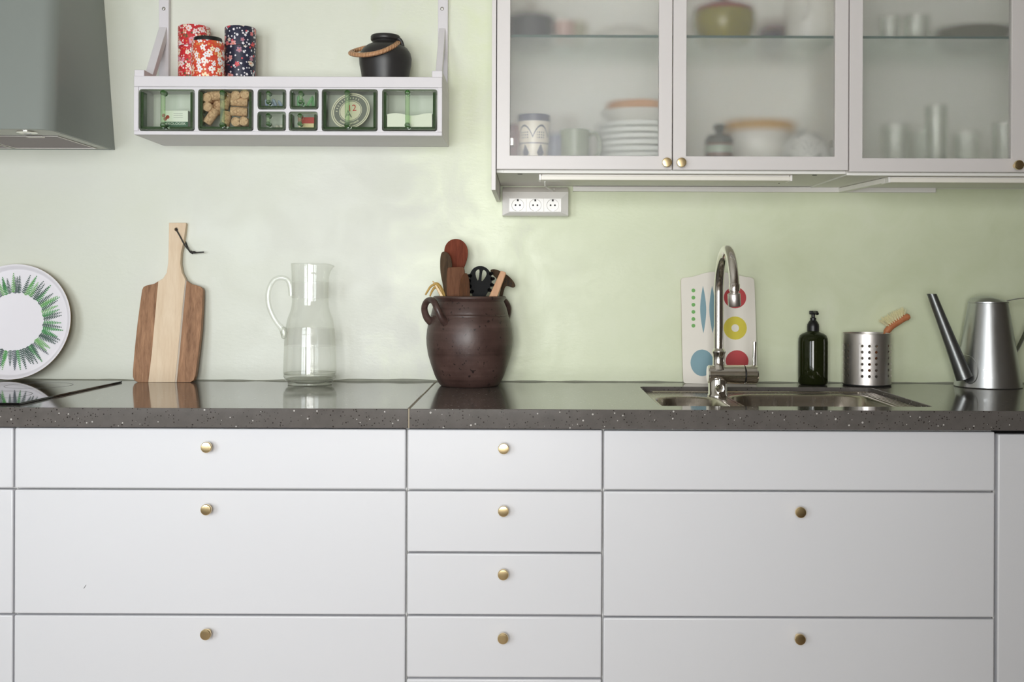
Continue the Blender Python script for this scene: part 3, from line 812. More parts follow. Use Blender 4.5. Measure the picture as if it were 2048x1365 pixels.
# glass jug
jug_g = clear_glass('jug_glass', (.99, .992, .985, 1), (.80, .81, .77, 1), gl=.3, rough=.02, body=.015)
jug_e = clear_glass('jug_etched_band', (.985, .985, .975, 1), (.90, .90, .87, 1), gl=0.0, rough=.2, body=.10)
jug_b = clear_glass('jug_thick_glass', (.93, .935, .91, 1), (.55, .56, .50, 1), gl=.5, rough=.02, body=.04)
JY = -.097; jc = W(620, 772, JY); js = S(JY)
jg = thing('glass_jug', (jc.x, JY, ZC), 'clear glass jug with handle and etched bands', 'jug')
zj = lambda py: W(620, py, JY).z
base_z = zj(771.5); sh = ZC - (CZ + ray(620, 776.5)[1] * (D + JY))
def jz(py): return ZC + max(0, W(620, py, JY).z - ZC) if py < 765 else ZC + .0004 + (776 - py) * (W(620, 765, JY).z - ZC) / 11
prof = [(38.5, 528), (37.6, 540), (36.8, 560), (36, 590), (36.5, 608), (39, 622), (43.5, 634), (46.5, 645), (49.5, 668), (51.5, 700), (52.6, 730), (53, 746), (52, 753), (48, 759)]
J = catmull([(r * js, jz(y), 0) for r, y in prof], 4)
outer = [(p.x, p.y) for p in J]
inner = [(p.x - .0022, p.y) for p in J]
Mj = M().lathe(outer, c=(jc.x, JY, 0), seg=72)
Mj.lathe([(outer[0][0], outer[0][1]), (outer[0][0] - .0011, outer[0][1] + .001), (inner[0][0], inner[0][1])], c=(jc.x, JY, 0), seg=72)
# pull the lip out to the right
for p_ in Mj.v:
    dz = p_.z - jz(560)
    if dz > 0:
        t = min(1, dz / (jz(528) - jz(560))); dx, dy = p_.x - jc.x, p_.y - JY; r = math.hypot(dx, dy)
        wgt = max(0, (dx / r - .86) / .14) ** 1.3 * t ** 2.2
        p_.x += .0125 * wgt; p_.z -= .006 * wgt
Mj.build('jug_wall', jug_g, jg, angle=60)
M().lathe([(47.5 * js, jz(757)), (48.5 * js, jz(760)), (44 * js, jz(764)), (43.5 * js, jz(768)), (44 * js, jz(772)), (43 * js, jz(776)), (0, jz(776)), (0, jz(770)), (30 * js, jz(768)), (44 * js, jz(760)), (47.5 * js, jz(757))], c=(jc.x, JY, 0), seg=72).build('thick_foot', jug_b, jg, angle=40)
M().lathe([(51.6 * js, jz(747)), (52.6 * js, jz(745.5)), (51.4 * js, jz(749)), (30 * js, jz(751)), (0, jz(751.5))], c=(jc.x, JY, 0), seg=72).build('inner_floor', jug_b, jg, angle=40)
for (a, b) in ((564, 597), (657, 692)):
    n = 12; pr = []
    for k in range(n + 1):
        py = a + (b - a) * k / n
        r = next(r0 + (r1 - r0) * (py - y0_) / (y1_ - y0_) for (r0, y0_), (r1, y1_) in zip(prof, prof[1:]) if y0_ <= py <= y1_)
        pr.append((r * js + .0004 + (.0003 if k % 2 else 0), jz(py)))
    M().lathe(pr, c=(jc.x, JY, 0), seg=72).build('etched_band', jug_e, jg)
hp = [(583, 590), (581, 570), (575, 558), (563, 554), (550, 558), (541, 571), (536.5, 590), (539, 612), (547, 632), (556, 646), (564, 655), (570, 668)]
hpts = catmull([Vector((W(a, b, JY).x, JY - .004, jz(b + 2))) for a, b in hp], 5)
nr = len(hpts)
M().tube(hpts, [(.0062 if i < nr * .8 else .0062 + .0035 * (i - nr * .8) / (nr * .2)) for i in range(nr)], seg=14).build('handle', jug_g, jg)
M().lathe([(0, -.017), (.006, -.013), (.009, 0), (.006, .013), (0, .016)], c=(W(569, 665, JY).x, JY - .006, jz(666)), seg=20).build('handle_foot', jug_b, jg)

# crock with utensils
def glaze():
    t = NT('brown_salt_glaze'); v = t.coord()
    n = t.noise(v, 14, 5, .6); n2 = t.noise(v, 120, 3, .6); band = t.noise(t.coord(scale=(.3, .3, 10)), 8, 3)
    col = t.ramp(t.math('ADD', t.math('MULTIPLY', n, .6), t.math('MULTIPLY', band, .4)), [(.35, C(58, 40, 36)), (.55, C(80, 60, 55)), (.72, C(98, 76, 70))])
    sp = t.math('LESS_THAN', t.noise(v, 95, 2), .34)
    col = t.mix(sp, col, C(40, 28, 26))
    return t.done(t.pbr(color=col, rough=t.math('MULTIPLY_ADD', n, .25, .26), spec=.5, normal=t.bump(t.math('ADD', n2, t.math('MULTIPLY', band, .5)), .12, .002)))
glz = glaze()
PY_ = -.113; pc = W(939, 700, PY_); ps = S(PY_)
pt = thing('stoneware_crock', (pc.x, PY_, ZC), 'brown glazed stoneware crock with ear handles holding cooking utensils', 'crock')
pz = lambda py: W(939, py, PY_).z if py < 755 else ZC + .0004 + (777.5 - py) * (W(939, 755, PY_).z - ZC) / 22.5
pp = [(56, 777.5), (58.5, 775), (62.5, 768), (69.5, 750), (76.5, 730), (82.5, 710), (85.6, 690), (86.3, 676), (84.8, 660), (81.5, 643), (78.5, 634), (77.7, 632), (78, 630.5), (76.8, 629.5), (76.5, 627), (73.5, 615), (69.5, 606), (68.3, 603), (70, 600), (72.6, 597.5), (73, 595), (71.5, 593), (69, 592.5), (66, 594), (64.5, 600), (68, 612), (76, 640), (81, 670), (77, 715), (60, 760), (0, 764)]
M().lathe([(0, pz(777.5))] + [(r * ps, pz(y)) for r, y in pp], c=(pc.x, PY_, 0), seg=80).build('crock_body', glz, pt, angle=50)
def ear(az):
    d_ = Vector((math.sin(az), -math.cos(az), 0)); t_ = Vector((math.cos(az), math.sin(az), 0)); cc = Vector((pc.x, PY_, 0))
    def at(s, r, py):
        return cc + d_ * (r * ps) + t_ * (s * ps) + Vector((0, 0, pz(py)))
    path = [at(-27, 74, 644), at(-27, 84, 634), at(-24, 91, 617), at(-14, 92, 604), at(0, 91, 600), at(14, 92, 604), at(24, 91, 617), at(27, 84, 634), at(27, 74, 644)]
    q = catmull(path, 6); n = len(q)
    M().tube(q, [.0078 + .0022 * abs(2 * i / (n - 1) - 1) ** 3 for i in range(n)], seg=14).build('ear_handle', glz, pt)
ear(math.radians(-53)); ear(math.radians(141))

def utensil(name, pxs, Y, th, mat, label, cat='utensil', sm=2, holes=(), bow=0.0, bevel=.0012, extra=None):
    up_ = [(W(a, b, Y).x, W(a, b, Y).z) for a, b in pxs]
    up_ = smooth_loop(up_, sm) if sm else up_
    hs = [smooth_loop([(W(a, b, Y).x, W(a, b, Y).z) for a, b in h], 2) for h in holes]
    zlo = min(v for _, v in up_); zhi = max(v for _, v in up_)
    xm = sum(u for u, _ in up_) / len(up_)
    def at(u, v, n):
        s = max(0, (v - zlo) / (zhi - zlo) - .6) / .4
        return Vector((u, Y + n - bow * s * s + .25 * abs(bow) * ((u - xm) / .02) ** 2 * s * 0, v))
    root = thing(name, (xm, Y, zlo), label, cat, None)
    o = M().prism(up_, -th / 2, th / 2, at, hs).build('head', mat, root, bevel=bevel, angle=40)
    return root
red_w = wood('red_brown_wood', C(82, 36, 24), C(130, 66, 46), stretch=(16, 16, 1.2), scale=9, rough=.65, spec=.12)
grey_wd = wood('weathered_wood', C(40, 30, 22), C(92, 74, 56), stretch=(16, 16, 1.2), scale=9, rough=.7, spec=.12)
mid_w = wood('worn_wood', C(78, 42, 26), C(122, 84, 60), stretch=(16, 16, 1.2), scale=7, rough=.65, spec=.15)
olive_w = wood('olive_wood', C(44, 26, 12), C(100, 60, 28), stretch=(16, 16, 1.2), scale=7, rough=.6, spec=.15)
light_w = wood('light_wood', C(190, 142, 104), C(212, 166, 128), stretch=(16, 16, 1.2), scale=5, rough=.5)
LOW = 735
matt_black = plain('matt_black_nylon', C(10, 10, 11), .55, var=.2, spec=.12)
utensil('wooden_spoon', [(908, LOW), (906, 560), (900, 543), (892, 526), (888, 508), (890, 492), (899, 481), (912, 477.5), (925, 481), (934, 492), (936.5, 507), (933, 524), (926, 541), (919, 556), (917, LOW)], -.088, .009, red_w, 'large red-brown round wooden spoon rising above the crock')
utensil('wooden_spatula', [(904, LOW), (890, 600), (887, 575), (881, 548), (880, 524), (882, 508), (886, 503), (895, 505), (902, 515), (905, 532), (902, 556), (897, 585), (899, 610), (912, LOW)], -.125, .007, grey_wd, 'weathered grey-brown narrow wooden spatula in the crock')
utensil('wooden_turner', [(900, LOW), (894, 605), (893.5, 570), (894, 545), (895, 537), (898, 535), (925, 534), (928, 536), (930, 545), (929, 570), (925, 605), (915, LOW)], -.150, .006, mid_w, 'flat worn wooden turner with pale square top edge', sm=1)
utensil('wooden_scoop', [(922, LOW), (918.5, 605), (919, 575), (922, 557), (928, 547), (934, 546.5), (938, 555), (940, 575), (939.5, 605), (934, LOW)], -.168, .010, olive_w, 'small dark brown wooden scoop beside the black pasta server')
pserv = utensil('pasta_server', [(953, LOW), (951, 605), (943, 588), (938.5, 570), (939, 550), (945, 538), (955, 532.5), (966, 532.5), (976, 538), (983, 550), (984, 568), (977, 583), (968, 597), (964, 606), (962, LOW)], -.140, .006, matt_black, 'black plastic pasta server with two openings and teeth',
    holes=[[(950, 545), (955, 539.5), (959.5, 539), (958.5, 552), (956.5, 563), (953, 558)], [(965, 540), (970, 541), (974, 547), (971, 555), (964, 564), (962.5, 560)]])
for (a, b, dx, dz) in ((941, 552, -1, 0), (939, 562, -1, 0), (940.5, 573, -1, -.2), (945, 583, -1, -.5), (981, 548, 1, .3), (984, 558, 1, 0), (983, 570, 1, -.2), (978, 580, 1, -.5)):
    p = W(a, b, -.14); dv = Vector((dx * .6, -1.6, dz * .5)).normalized()
    M().cyl(p - dv * .002, p + dv * .012, .0052, .0038, 8).build('tooth', matt_black, pserv)
utensil('wooden_tongs', [(965, LOW), (976.5, 597), (1001, 543), (1003, 542), (1011, 545), (1012.5, 547), (994, 597), (980, LOW)], -.155, .010, light_w, 'pale straight wooden handle slanting out of the crock', sm=0, bevel=.0015)
sl = utensil('slotted_spoon', [(975, LOW), (996, 600), (1004, 570), (996, 560), (984, 549), (980, 541), (986, 538), (998, 541), (1013, 549), (1025, 560), (1031, 570), (1030, 575), (1024, 576), (1012, 571), (1008, 580), (1002, 605), (984, LOW)], -.075, .005, grey_wd, 'dark slotted spoon drooping to the side behind pale handle')
for k in range(3):
    for j in range(2):
        p = W(1012 + k * 5.2 - j * 1.6, 559 + k * 4 + j * 5, -.0785)
        M().lathe([(0, .0006), (.0017, .0006), (.0017, 0)], mtx=Matrix.Translation((p.x, -.0776, p.z)) @ Matrix.Rotation(PI / 2, 4, 'X'), seg=10).build('slot', dark_gap, sl)
horn = plain('horn', C(196, 160, 92), .3, var=.25, scale=60)
hs_ = thing('salad_claw', W(885, 596, -.15), 'yellow horn salad claw curling over the crock rim', 'utensil')
for (path, r) in (([(893, 640), (886, 600), (880, 576), (872, 569), (862, 573), (855, 583), (851, 590)], .0032), ([(886, 596), (877, 577), (869, 576), (863, 585), (860, 593)], .003), ([(890, 600), (884, 580), (876, 568), (868, 567)], .003)):
    q = catmull([W(a, b, -.135 - .004 * i) for i, (a, b) in enumerate(path)], 6); n = len(q)
    M().tube(q, [r * (1.5 - .9 * i / n) for i in range(n)], seg=10).build('tine', horn, hs_)
utensil('horn_spatula', [(897, LOW), (884, 600), (868, 569), (864, 562), (868, 563), (879, 578), (890, 598), (904, LOW)], -.148, .004, horn, 'thin yellow horn blade pointing out of the crock', sm=1)
# ------------------------------------------------------------------ white printed board behind the tap
lw = Lean(-.040, ZC + .0002, math.radians(5))
Zp = lambda l: [(x / 5.25 + 1350, y / 5.25 + 530) for x, y in l]
out = Zp([(62, 175), (66, 150), (82, 138), (160, 130), (215, 118), (290, 92), (370, 76), (460, 74), (560, 82), (650, 105), (720, 124), (800, 134), (822, 146), (834, 175), (845, 500), (856, 900), (862, 1180), (862, 1215), (850, 1240), (830, 1249), (120, 1249), (95, 1240), (84, 1215), (76, 900), (68, 500)])
pb_white = plain('board_laminate', C(238, 232, 222), .35, var=.01)
pb_core = plain('board_core', C(168, 140, 100), .5, var=.1)
fx = smooth_loop([lw.uv(*q) for q in out], 1); vm = min(v for _, v in fx); fx = [(u, v - vm) for u, v in fx]
wb = thing('printed_board', lw.at(fx[0][0] + .09, 0), 'white board printed with coloured shapes leaning behind the tap', 'cutting board')
M().prism(fx, -.005, -.0008, lw.at).build('board_core', pb_core, wb, angle=50)
M().prism(fx, -.0008, 0, lw.at).build('board_face', pb_white, wb, angle=50)
pr_green, pr_blue, pr_red, pr_yel, pr_dark = [plain('print_' + n, c, .4, var=.05) for n, c in (('green', C(112, 176, 92)), ('blue', C(124, 160, 172)), ('red', C(186, 58, 62)), ('yellow', C(216, 200, 62)), ('dark', C(60, 64, 66)))]
def pf(x, y): u, v = lw.uv(x / 5.25 + 1350, y / 5.25 + 530); return u, v - vm
def spot(x, y, rx, ry, mat_, n=28, lens=False, lift=.0003):
    cu, cv = pf(x, y); a = pf(x + rx, y)[0] - cu; b = cv - pf(x, y + ry)[1]
    if lens: pts = [(cu + a * (1 - abs(t) ** 1.7) * s, cv + b * t) for s in (1, -1) for t in ([-1 + 2 * k / 14 for k in range(15)] if s > 0 else [1 - 2 * k / 14 for k in range(1, 14)])]
    else: pts = circle(cu, cv, a, n, b)
    M().prism(pts, 0, lift, lw.at).build('print_shape', mat_, wb)
for k, y in enumerate((270, 345, 420, 495, 570, 640)): spot(193, y, 20, 20, pr_green, 18)
for x in (296, 392): spot(x, 470, 32, 250, pr_blue, lens=True)
spot(630, 345, 118, 112, pr_red); spot(632, 665, 122, 122, pr_yel); spot(632, 665, 40, 40, pb_white, lift=.0005)
spot(652, 1010, 120, 112, pr_red); spot(285, 1030, 122, 140, pr_blue)

# ------------------------------------------------------------------ soap bottle
BY = -.051; bs = S(BY); bc = W(1626, 700, BY)
bz = lambda py: W(1626, py, BY).z if py < 760 else ZC + .0004 + (773.5 - py) * (W(1626, 760, BY).z - ZC) / 13.5
bot_g = clear_glass('dark_green_glass', (.035, .045, .012, 1), (.01, .014, .004, 1), gl=.3, rough=.05, body=.35)
sbt = thing('soap_bottle', (bc.x, BY, ZC), 'dark green glass soap bottle with black pump beside the tap', 'bottle')
M().lathe([(0, bz(773.5)), (24 * bs, bz(773.5)), (27 * bs, bz(772)), (29 * bs, bz(767)), (29.3 * bs, bz(740)), (29.3 * bs, bz(685)), (28.5 * bs, bz(677)), (26 * bs, bz(671)), (20 * bs, bz(667)), (12.5 * bs, bz(664.5)), (11 * bs, bz(661)), (11 * bs, bz(652))], c=(bc.x, BY, 0), seg=56).build('bottle_body', bot_g, sbt, angle=50)
soap = plain('dark_soap', C(20, 20, 10), .3)
M().lathe([(0, bz(771)), (24 * bs, bz(771)), (26.6 * bs, bz(767)), (27 * bs, bz(704)), (0, bz(704))], c=(bc.x, BY, 0), seg=48).build('soap_fill', soap, sbt, angle=50)
pm = M().lathe([(10 * bs, bz(664)), (12 * bs, bz(662)), (12 * bs, bz(654)), (11.5 * bs, bz(649)), (8 * bs, bz(643)), (6 * bs, bz(641)), (6 * bs, bz(636)), (3.6 * bs, bz(635)), (3.6 * bs, bz(629)), (0, bz(629))], c=(bc.x, BY, 0), seg=36).build('pump_collar', black_plastic, sbt, angle=40)
M().box(bc.x - 7.5 * bs, bc.x + 7.5 * bs, BY - .006, BY + .006, bz(629.5), bz(622)).build('pump_head', black_plastic, pm, bevel=.002)
M().tube([(bc.x, BY - .004, bz(625)), (bc.x + .002, BY - .03, bz(625)), (bc.x + .002, BY - .034, bz(628))], .0038, seg=10).build('pump_nozzle', black_plastic, pm)

# ------------------------------------------------------------------ perforated caddy and brush
KY = -.0625; kc = W(1734, 720, KY); ks = S(KY); KR = .0592; KH = .1325
ca = thing('utensil_caddy', (kc.x, KY, ZC), 'brushed steel caddy with punched hole columns beside soap bottle', 'caddy')
vd = Vector((0 - kc.x, -D - KY, 0)).normalized(); rd = Vector((-vd.y, vd.x, 0))
if rd.x < 0: rd = -rd
def kp(a, z, r=KR):  # a in degrees from the viewing direction
    t = math.radians(a); n = vd * math.cos(t) + rd * math.sin(t)
    return Vector((kc.x, KY, 0)) + n * r + Vector((0, 0, ZC + z))
m = M()
rows = [ZC + 0] 
zr = [.0265 + .0151 * k for k in range(6)]
hc = 8.25; zh = .00755
def quadgrid(a0, a1, z0_, z1_):
    n = max(1, int((a1 - a0) / 4))
    for rr in (KR, KR - .0009):
        vs = []
        for i in range(n + 1):
            a = a0 + (a1 - a0) * i / n; vs += [kp(a, z0_, rr), kp(a, z1_, rr)]
        m.add(vs, [(2 * i, 2 * i + 2, 2 * i + 3, 2 * i + 1) for i in range(n)])
z_lo, z_hi = zr[0] - zh, zr[-1] + zh
NQ = 16
for g in range(5):
    c0 = 5.5 + 72 * g
    quadgrid(c0 + 3 * hc, c0 + 72 - 3 * hc, z_lo, z_hi)
    for cidx in (-1, 0, 1):
        ac = c0 + cidx * 2 * hc
        for zz in zr:
            rings = []
            for rr in (KR, KR - .0009):
                vs = []
                for q in range(NQ):
                    t = 2 * PI * q / NQ; ct, st = math.cos(t), math.sin(t); k_ = 1 / max(abs(ct), abs(st))
                    vs.append(kp(ac + math.degrees(.0036 / KR) * ct, zz + .0036 * st, rr)); vs.append(kp(ac + hc * ct * k_, zz + zh * st * k_, rr))
                m.add(vs, [(2 * q, 2 * q + 1, (2 * q + 3) % (2 * NQ), (2 * q + 2) % (2 * NQ)) for q in range(NQ)])
                rings.append([vs[2 * q] for q in range(NQ)])
            m.add(rings[0] + rings[1], [(q, (q + 1) % NQ, (q + 1) % NQ + NQ, q + NQ) for q in range(NQ)])
quadgrid(0, 360, .004, z_lo); quadgrid(0, 360, z_hi, KH)
w = m.build('perforated_wall', steel, ca, angle=40)
M().lathe([(0, .0004), (KR - .002, .0004), (KR + .0002, .002), (KR + .0002, .0045), (KR - .003, .005), (0, .005)], c=(kc.x, KY, ZC), seg=64).build('base', plain('caddy_base', C(40, 40, 40), .5), ca)
M().lathe([(KR + .0004, KH - .002), (KR + .0006, KH), (KR - .0012, KH + .0002), (KR - .0012, KH - .002)], c=(kc.x, KY, ZC), seg=64).build('rolled_rim', steel, ca)

br_w = wood('brush_wood', C(176, 104, 68), C(206, 134, 92), stretch=(6, 6, 2), scale=10, rough=.5)
BRY = -.035
bp = lambda x, y: W(x / 6.82 + 1670, y / 6.82 + 590, BRY)
br = thing('dish_brush', bp(560, 1100), 'wooden dish brush with pale bristles standing in the caddy', 'brush')
path = catmull([bp(440, 1100), bp(600, 720), bp(690, 530), bp(760, 440), bp(860, 370), bp(950, 315), bp(1015, 295)], 5)
n = len(path)
M().tube(path, [.0058 if i < n * .35 else (.0088 if i < n * .93 else .0062) for i in range(n)], seg=12).build('brush_handle', br_w, br, angle=60)
bris = plain('tampico_bristle', C(252, 236, 196), .7, var=.2, scale=200)
rb = random.Random(5)
for k in range(9):
    t = k / 8
    b0 = bp(728 + 210 * t, 425 - 150 * t + 10 * math.sin(t * 3)); tip = bp(625 + 300 * t, 350 - 165 * (t ** .75))
    for row in (-1, 0, 1):
        mm = M()
        for q in range(9):
            o0 = Vector((rb.uniform(-.0015, .0015), row * .005 + rb.uniform(-.0015, .0015), rb.uniform(-.001, .001)))
            o1 = o0 + Vector((rb.uniform(-.0036, .0036), row * .005 + rb.uniform(-.004, .004), rb.uniform(-.003, .003)))
            mm.tube([b0 + o0, tip + o1], [.00055, .00045], seg=4)
        mm.build('bristle_tuft', bris, br, weld=False)

# ------------------------------------------------------------------ watering can
GY = -.088; gs = S(GY); gc = W(1976, 700, GY)
gz = lambda py: W(1976, py, GY).z
wc = thing('watering_can', (gc.x, GY, ZC), 'galvanised metal watering can with long slim spout', 'watering can')
zt0 = gz(604)
RB, RT = 64.5 * gs, 37.8 * gs
bodyp = [(0, ZC + .0004), (RB - .001, ZC + .0004), (RB, ZC + .002), (RB - .0006, ZC + .005), (RT, zt0 - .004), (RT + .0008, zt0 - .003), (RT + .0008, zt0), (RT - .001, zt0)]
M().lathe(bodyp, c=(gc.x, GY, 0), seg=72).build('can_body', galv, wc, angle=30)
# half cover dome at the front-left of the mouth
m = M(); vs = []; fs = []; NA, NR = 28, 8
for i in range(NR + 1):
    for j in range(NA):
        a = 2 * PI * j / NA; r = i / NR
        x, y_ = r * math.cos(a), r * math.sin(a)
        bump_ = math.sqrt(max(0, 1 - r * r))
        h = 13.5 * gs * max(0, bump_) * (1 - .45 * max(0, (x + .25))) * (1 if x < .2 else max(0, 1 - (x - .2) * .5))
        vs.append((gc.x + RT * x, GY + RT * y_, zt0 + h))
for i in range(NR):
    for j in range(NA): fs.append((i * NA + j, i * NA + (j + 1) % NA, (i + 1) * NA + (j + 1) % NA, (i + 1) * NA + j))
m.add(vs, fs); m.build('hood_cover', galv, wc, angle=60)
sp_ = [W(1927, 753, GY - .05), W(1912, 716, GY - .046), W(1888, 657, GY - .04), W(1864, 590, GY - .032)]
sp_[0] = W(1929, 757, GY - .04)
d0 = (sp_[-1] - sp_[0]).normalized()
so = M(); pts = [sp_[0] + (sp_[-1] - sp_[0]) * t for t in (0, .15, .4, .7, 1)]
so.tube(pts, [.0205, .0185, .0158, .0130, .0110], seg=24)
# level cut at the tip
ztip = W(1864, 588, GY - .032).z
for v_ in so.v[-24 * 1:]: v_ += d0 * ((ztip - v_.z) / d0.z)
sv = so.build('spout', plain('dull_tin', C(128, 130, 130), .36, metal=.9, var=.15, scale=40), wc, angle=50)
M().lathe([(0, -.001), (.0098, -.001), (.0098, 0), (0, 0)], mtx=Matrix.Translation(pts[-1] + Vector((0, 0, .0)) ) , seg=24).build('spout_mouth', dark_gap, sv)
seam = []
for k in range(24):
    a = 2 * PI * k / 24; q = W(1925 + 12.5 * math.cos(a), 737 + 27 * math.sin(a), GY)
    zz = q.z; rr_ = RB + (RT - RB) * (zz - ZC) / (zt0 - ZC); dx = q.x - gc.x
    seam.append((q.x, GY - math.sqrt(max(1e-6, rr_ ** 2 - min(dx * dx, rr_ ** 2 * .98))), zz))
M().tube(seam, .0012, seg=6, closed=True).build('solder_seam', galv, wc)
hpts = [W(2008, 603, GY), W(2022, 600, GY), W(2040, 597, GY), W(2052, 598, GY), W(2062, 608, GY), W(2064, 628, GY), W(2055, 655, GY), W(2040, 688, GY), W(2029, 708, GY)]
q = catmull([(p.x, p.y, p.z) for p in hpts], 6)
m = M(); vs = []; fs = []
for i, p in enumerate(q):
    t = (q[min(i + 1, len(q) - 1)] - q[max(i - 1, 0)]).normalized(); nrm = Vector((-t.z, 0, t.x)) * .0009
    for y_ in (-.0095, .0095): vs += [p + nrm + Vector((0, y_, 0)), p - nrm + Vector((0, y_, 0))]
for i in range(len(q) - 1):
    b = 4 * i
    for a_, c_ in ((0, 1), (1, 3), (3, 2), (2, 0)): fs.append((b + a_, b + c_, b + 4 + c_, b + 4 + a_))
m.add(vs, fs); m.build('handle_strap', galv, wc)
vs, fs = text_tris('2.', .034)
m = M(); dep = .0011
def cone(x, z):
    rr_ = RB + (RT - RB) * (z - ZC) / (zt0 - ZC)
    a = math.atan2(0 - gc.x, D + GY) * 1.0
    ang = -PI / 2 + (x / rr_)
    return lambda o: Vector((gc.x + (rr_ + o) * math.cos(ang), GY + (rr_ + o) * math.sin(ang), z))
ox = W(1985, 745, GY - .07).x - gc.x - .012; oz = gz(745)
n0 = len(vs)
pv = [cone(ox + x, oz + z)(dep) for x, z, _ in vs]; pw = [cone(ox + x, oz + z)(-.001) for x, z, _ in vs]
from collections import Counter
ec = Counter()
for f in fs:
    for i in range(len(f)): ec[tuple(sorted((f[i], f[(i + 1) % len(f)])))] += 1
m.add(pv + pw, fs + [(a, b, b + n0, a + n0) for (a, b), c_ in ec.items() if c_ == 1])
m.build('embossed_number', galv, wc, angle=40)

# ------------------------------------------------------------------ things on the spice shelf
ZT = 1.650
def tin(cx, top, Y, rpx, mat_, label, lid=False):
    c = W(cx, top, Y); s = S(Y); r = rpx * s; h = c.z - ZT
    t = thing('tea_tin', (c.x, Y, ZT), label, 'tin')
    if not lid:
        M().lathe([(r, .0), (r, h * .66)], c=(c.x, Y, ZT), seg=56, uv=True, a0=random.random()).build('tin_body', mat_, t)
        M().lathe([(r + .0005, h * .665), (r + .0005, h - .002), (r - .0008, h), (0, h)], c=(c.x, Y, ZT), seg=56, uv=True, a0=random.random()).build('lid', mat_, t)
    else:
        M().lathe([(r, .0), (r, h - .002), (r - .001, h), (0, h)], c=(c.x, Y, ZT), seg=56, uv=True, a0=4.0).build('tin_body', mat_, t)
        M().lathe([(r * .86, h), (r * .86, h + .008), (r * .83, h + .011), (0, h + .011)], c=(c.x, Y, ZT), seg=48).build('lid', black_plastic, t)
    M().lathe([(0, .0002), (r - .001, .0002)], c=(c.x, Y, ZT), seg=40).build('tin_base', screw_metal, t)
red1 = flower_mat('red_paper_print', [(.3, C(180, 30, 44)), (.55, C(206, 50, 56)), (.75, C(150, 120, 84))], [(0, C(236, 214, 214)), (.35, C(240, 226, 206)), (.6, C(212, 150, 170)), (.8, C(200, 40, 50))], [(0, C(245, 235, 225)), (.5, C(228, 180, 150)), (.8, C(90, 90, 60))], 62)
red2 = flower_mat('orange_red_paper_print', [(.3, C(196, 52, 40)), (.55, C(214, 76, 54)), (.75, C(206, 130, 60))], [(0, C(246, 240, 238)), (.45, C(244, 226, 190)), (.75, C(236, 238, 244))], [(0, C(250, 240, 225)), (.5, C(225, 150, 80)), (.8, C(250, 245, 240))], 55, (.03, .02, 0))
navy = flower_mat('navy_paper_print', [(.3, C(34, 36, 56)), (.6, C(42, 44, 66)), (.8, C(56, 52, 76))], [(0, C(222, 120, 130)), (.3, C(226, 160, 160)), (.5, C(206, 70, 84)), (.7, C(220, 206, 190)), (.85, C(170, 120, 140))], [(0, C(240, 236, 240)), (.6, C(220, 90, 100)), (.8, C(240, 236, 240))], 60, (.05, .07, 0), sparse=.45, sparse2=.66)
tin(388.5, 55, -.058, 30.7, red1, 'tall red tea tin with blossom paper on the spice shelf')
tin(416, 86, -.155, 32.2, red2, 'short orange-red blossom tea tin with black lid', lid=True)
tin(481, 57, -.080, 30.2, navy, 'navy blue floral paper tea tin on the spice shelf')

jar_b = plain('black_stoneware', C(40, 38, 38), .42, var=.2, scale=30, bump=.15)
QY = -.112; qs = S(QY); qc = W(771, 100, QY)
qz = lambda py: W(771, py, QY).z
bj = thing('black_jar', (qc.x, QY, ZT), 'small black stoneware jar with cane handle on spice shelf', 'jar')
M().lathe([(0, ZT), (45 * qs, ZT), (48.5 * qs, qz(145)), (51.5 * qs, qz(130)), (52.3 * qs, qz(118)), (50 * qs, qz(107)), (44 * qs, qz(98)), (36 * qs, qz(92)), (28 * qs, qz(88.5)), (25.5 * qs, qz(86)), (25.5 * qs, qz(81))], c=(qc.x, QY, 0), seg=64).build('jar_body', jar_b, bj, angle=50)
M().lathe([(25 * qs, qz(83)), (28.5 * qs, qz(82)), (29.5 * qs, qz(80)), (29.5 * qs, qz(74)), (28 * qs, qz(72)), (24 * qs, qz(72)), (23 * qs, qz(80))], c=(qc.x, QY, 0), seg=56).build('neck_rim', jar_b, bj, angle=50)
for (a, b, Y2) in ((797, 84, QY - .012), (747, 94, QY + .012)):
    e0 = W(a, b, Y2)
    sg = 1 if a > 771 else -1
    M().tube(catmull([(e0.x - sg * .010, Y2, e0.z + .004), (e0.x + sg * .001, Y2, e0.z + .007), (e0.x + sg * .008, Y2, e0.z - .002), (e0.x + sg * .011, Y2, e0.z - .016)], 6), .0048, seg=10).build('lug', jar_b, bj)
cane = NT('cane_wrap'); v = cane.n('TexCoord').outputs['UV']
wv = cane.n('TexWave', {'Vector': cane.coord(scale=(1, 1, .4)), 'Scale': 95.0, 'Distortion': 2.0, 'Detail': 1.0}).outputs[0]
cane = cane.done(cane.pbr(color=cane.ramp(wv, [(.15, C(134, 88, 54)), (.5, C(204, 150, 106)), (.9, C(220, 176, 136))]), rough=.5, normal=cane.bump(wv, .4, .002)))
hp = [(796, 86, -.016), (788, 92, -.048), (770, 101, -.070), (750, 107, -.075), (728, 110, -.062), (710, 109, -.040), (702, 106, -.015), (706, 103, .012), (718, 99, .028), (734, 95, .030), (746, 93, .020)]
M().tube(catmull([W(a, b, QY + dy) for a, b, dy in hp], 6), .0074, seg=12, flat=.75).build('cane_handle', cane, bj)

# ------------------------------------------------------------------ what the glass drawers hold
def drw(i): return drawers[i]
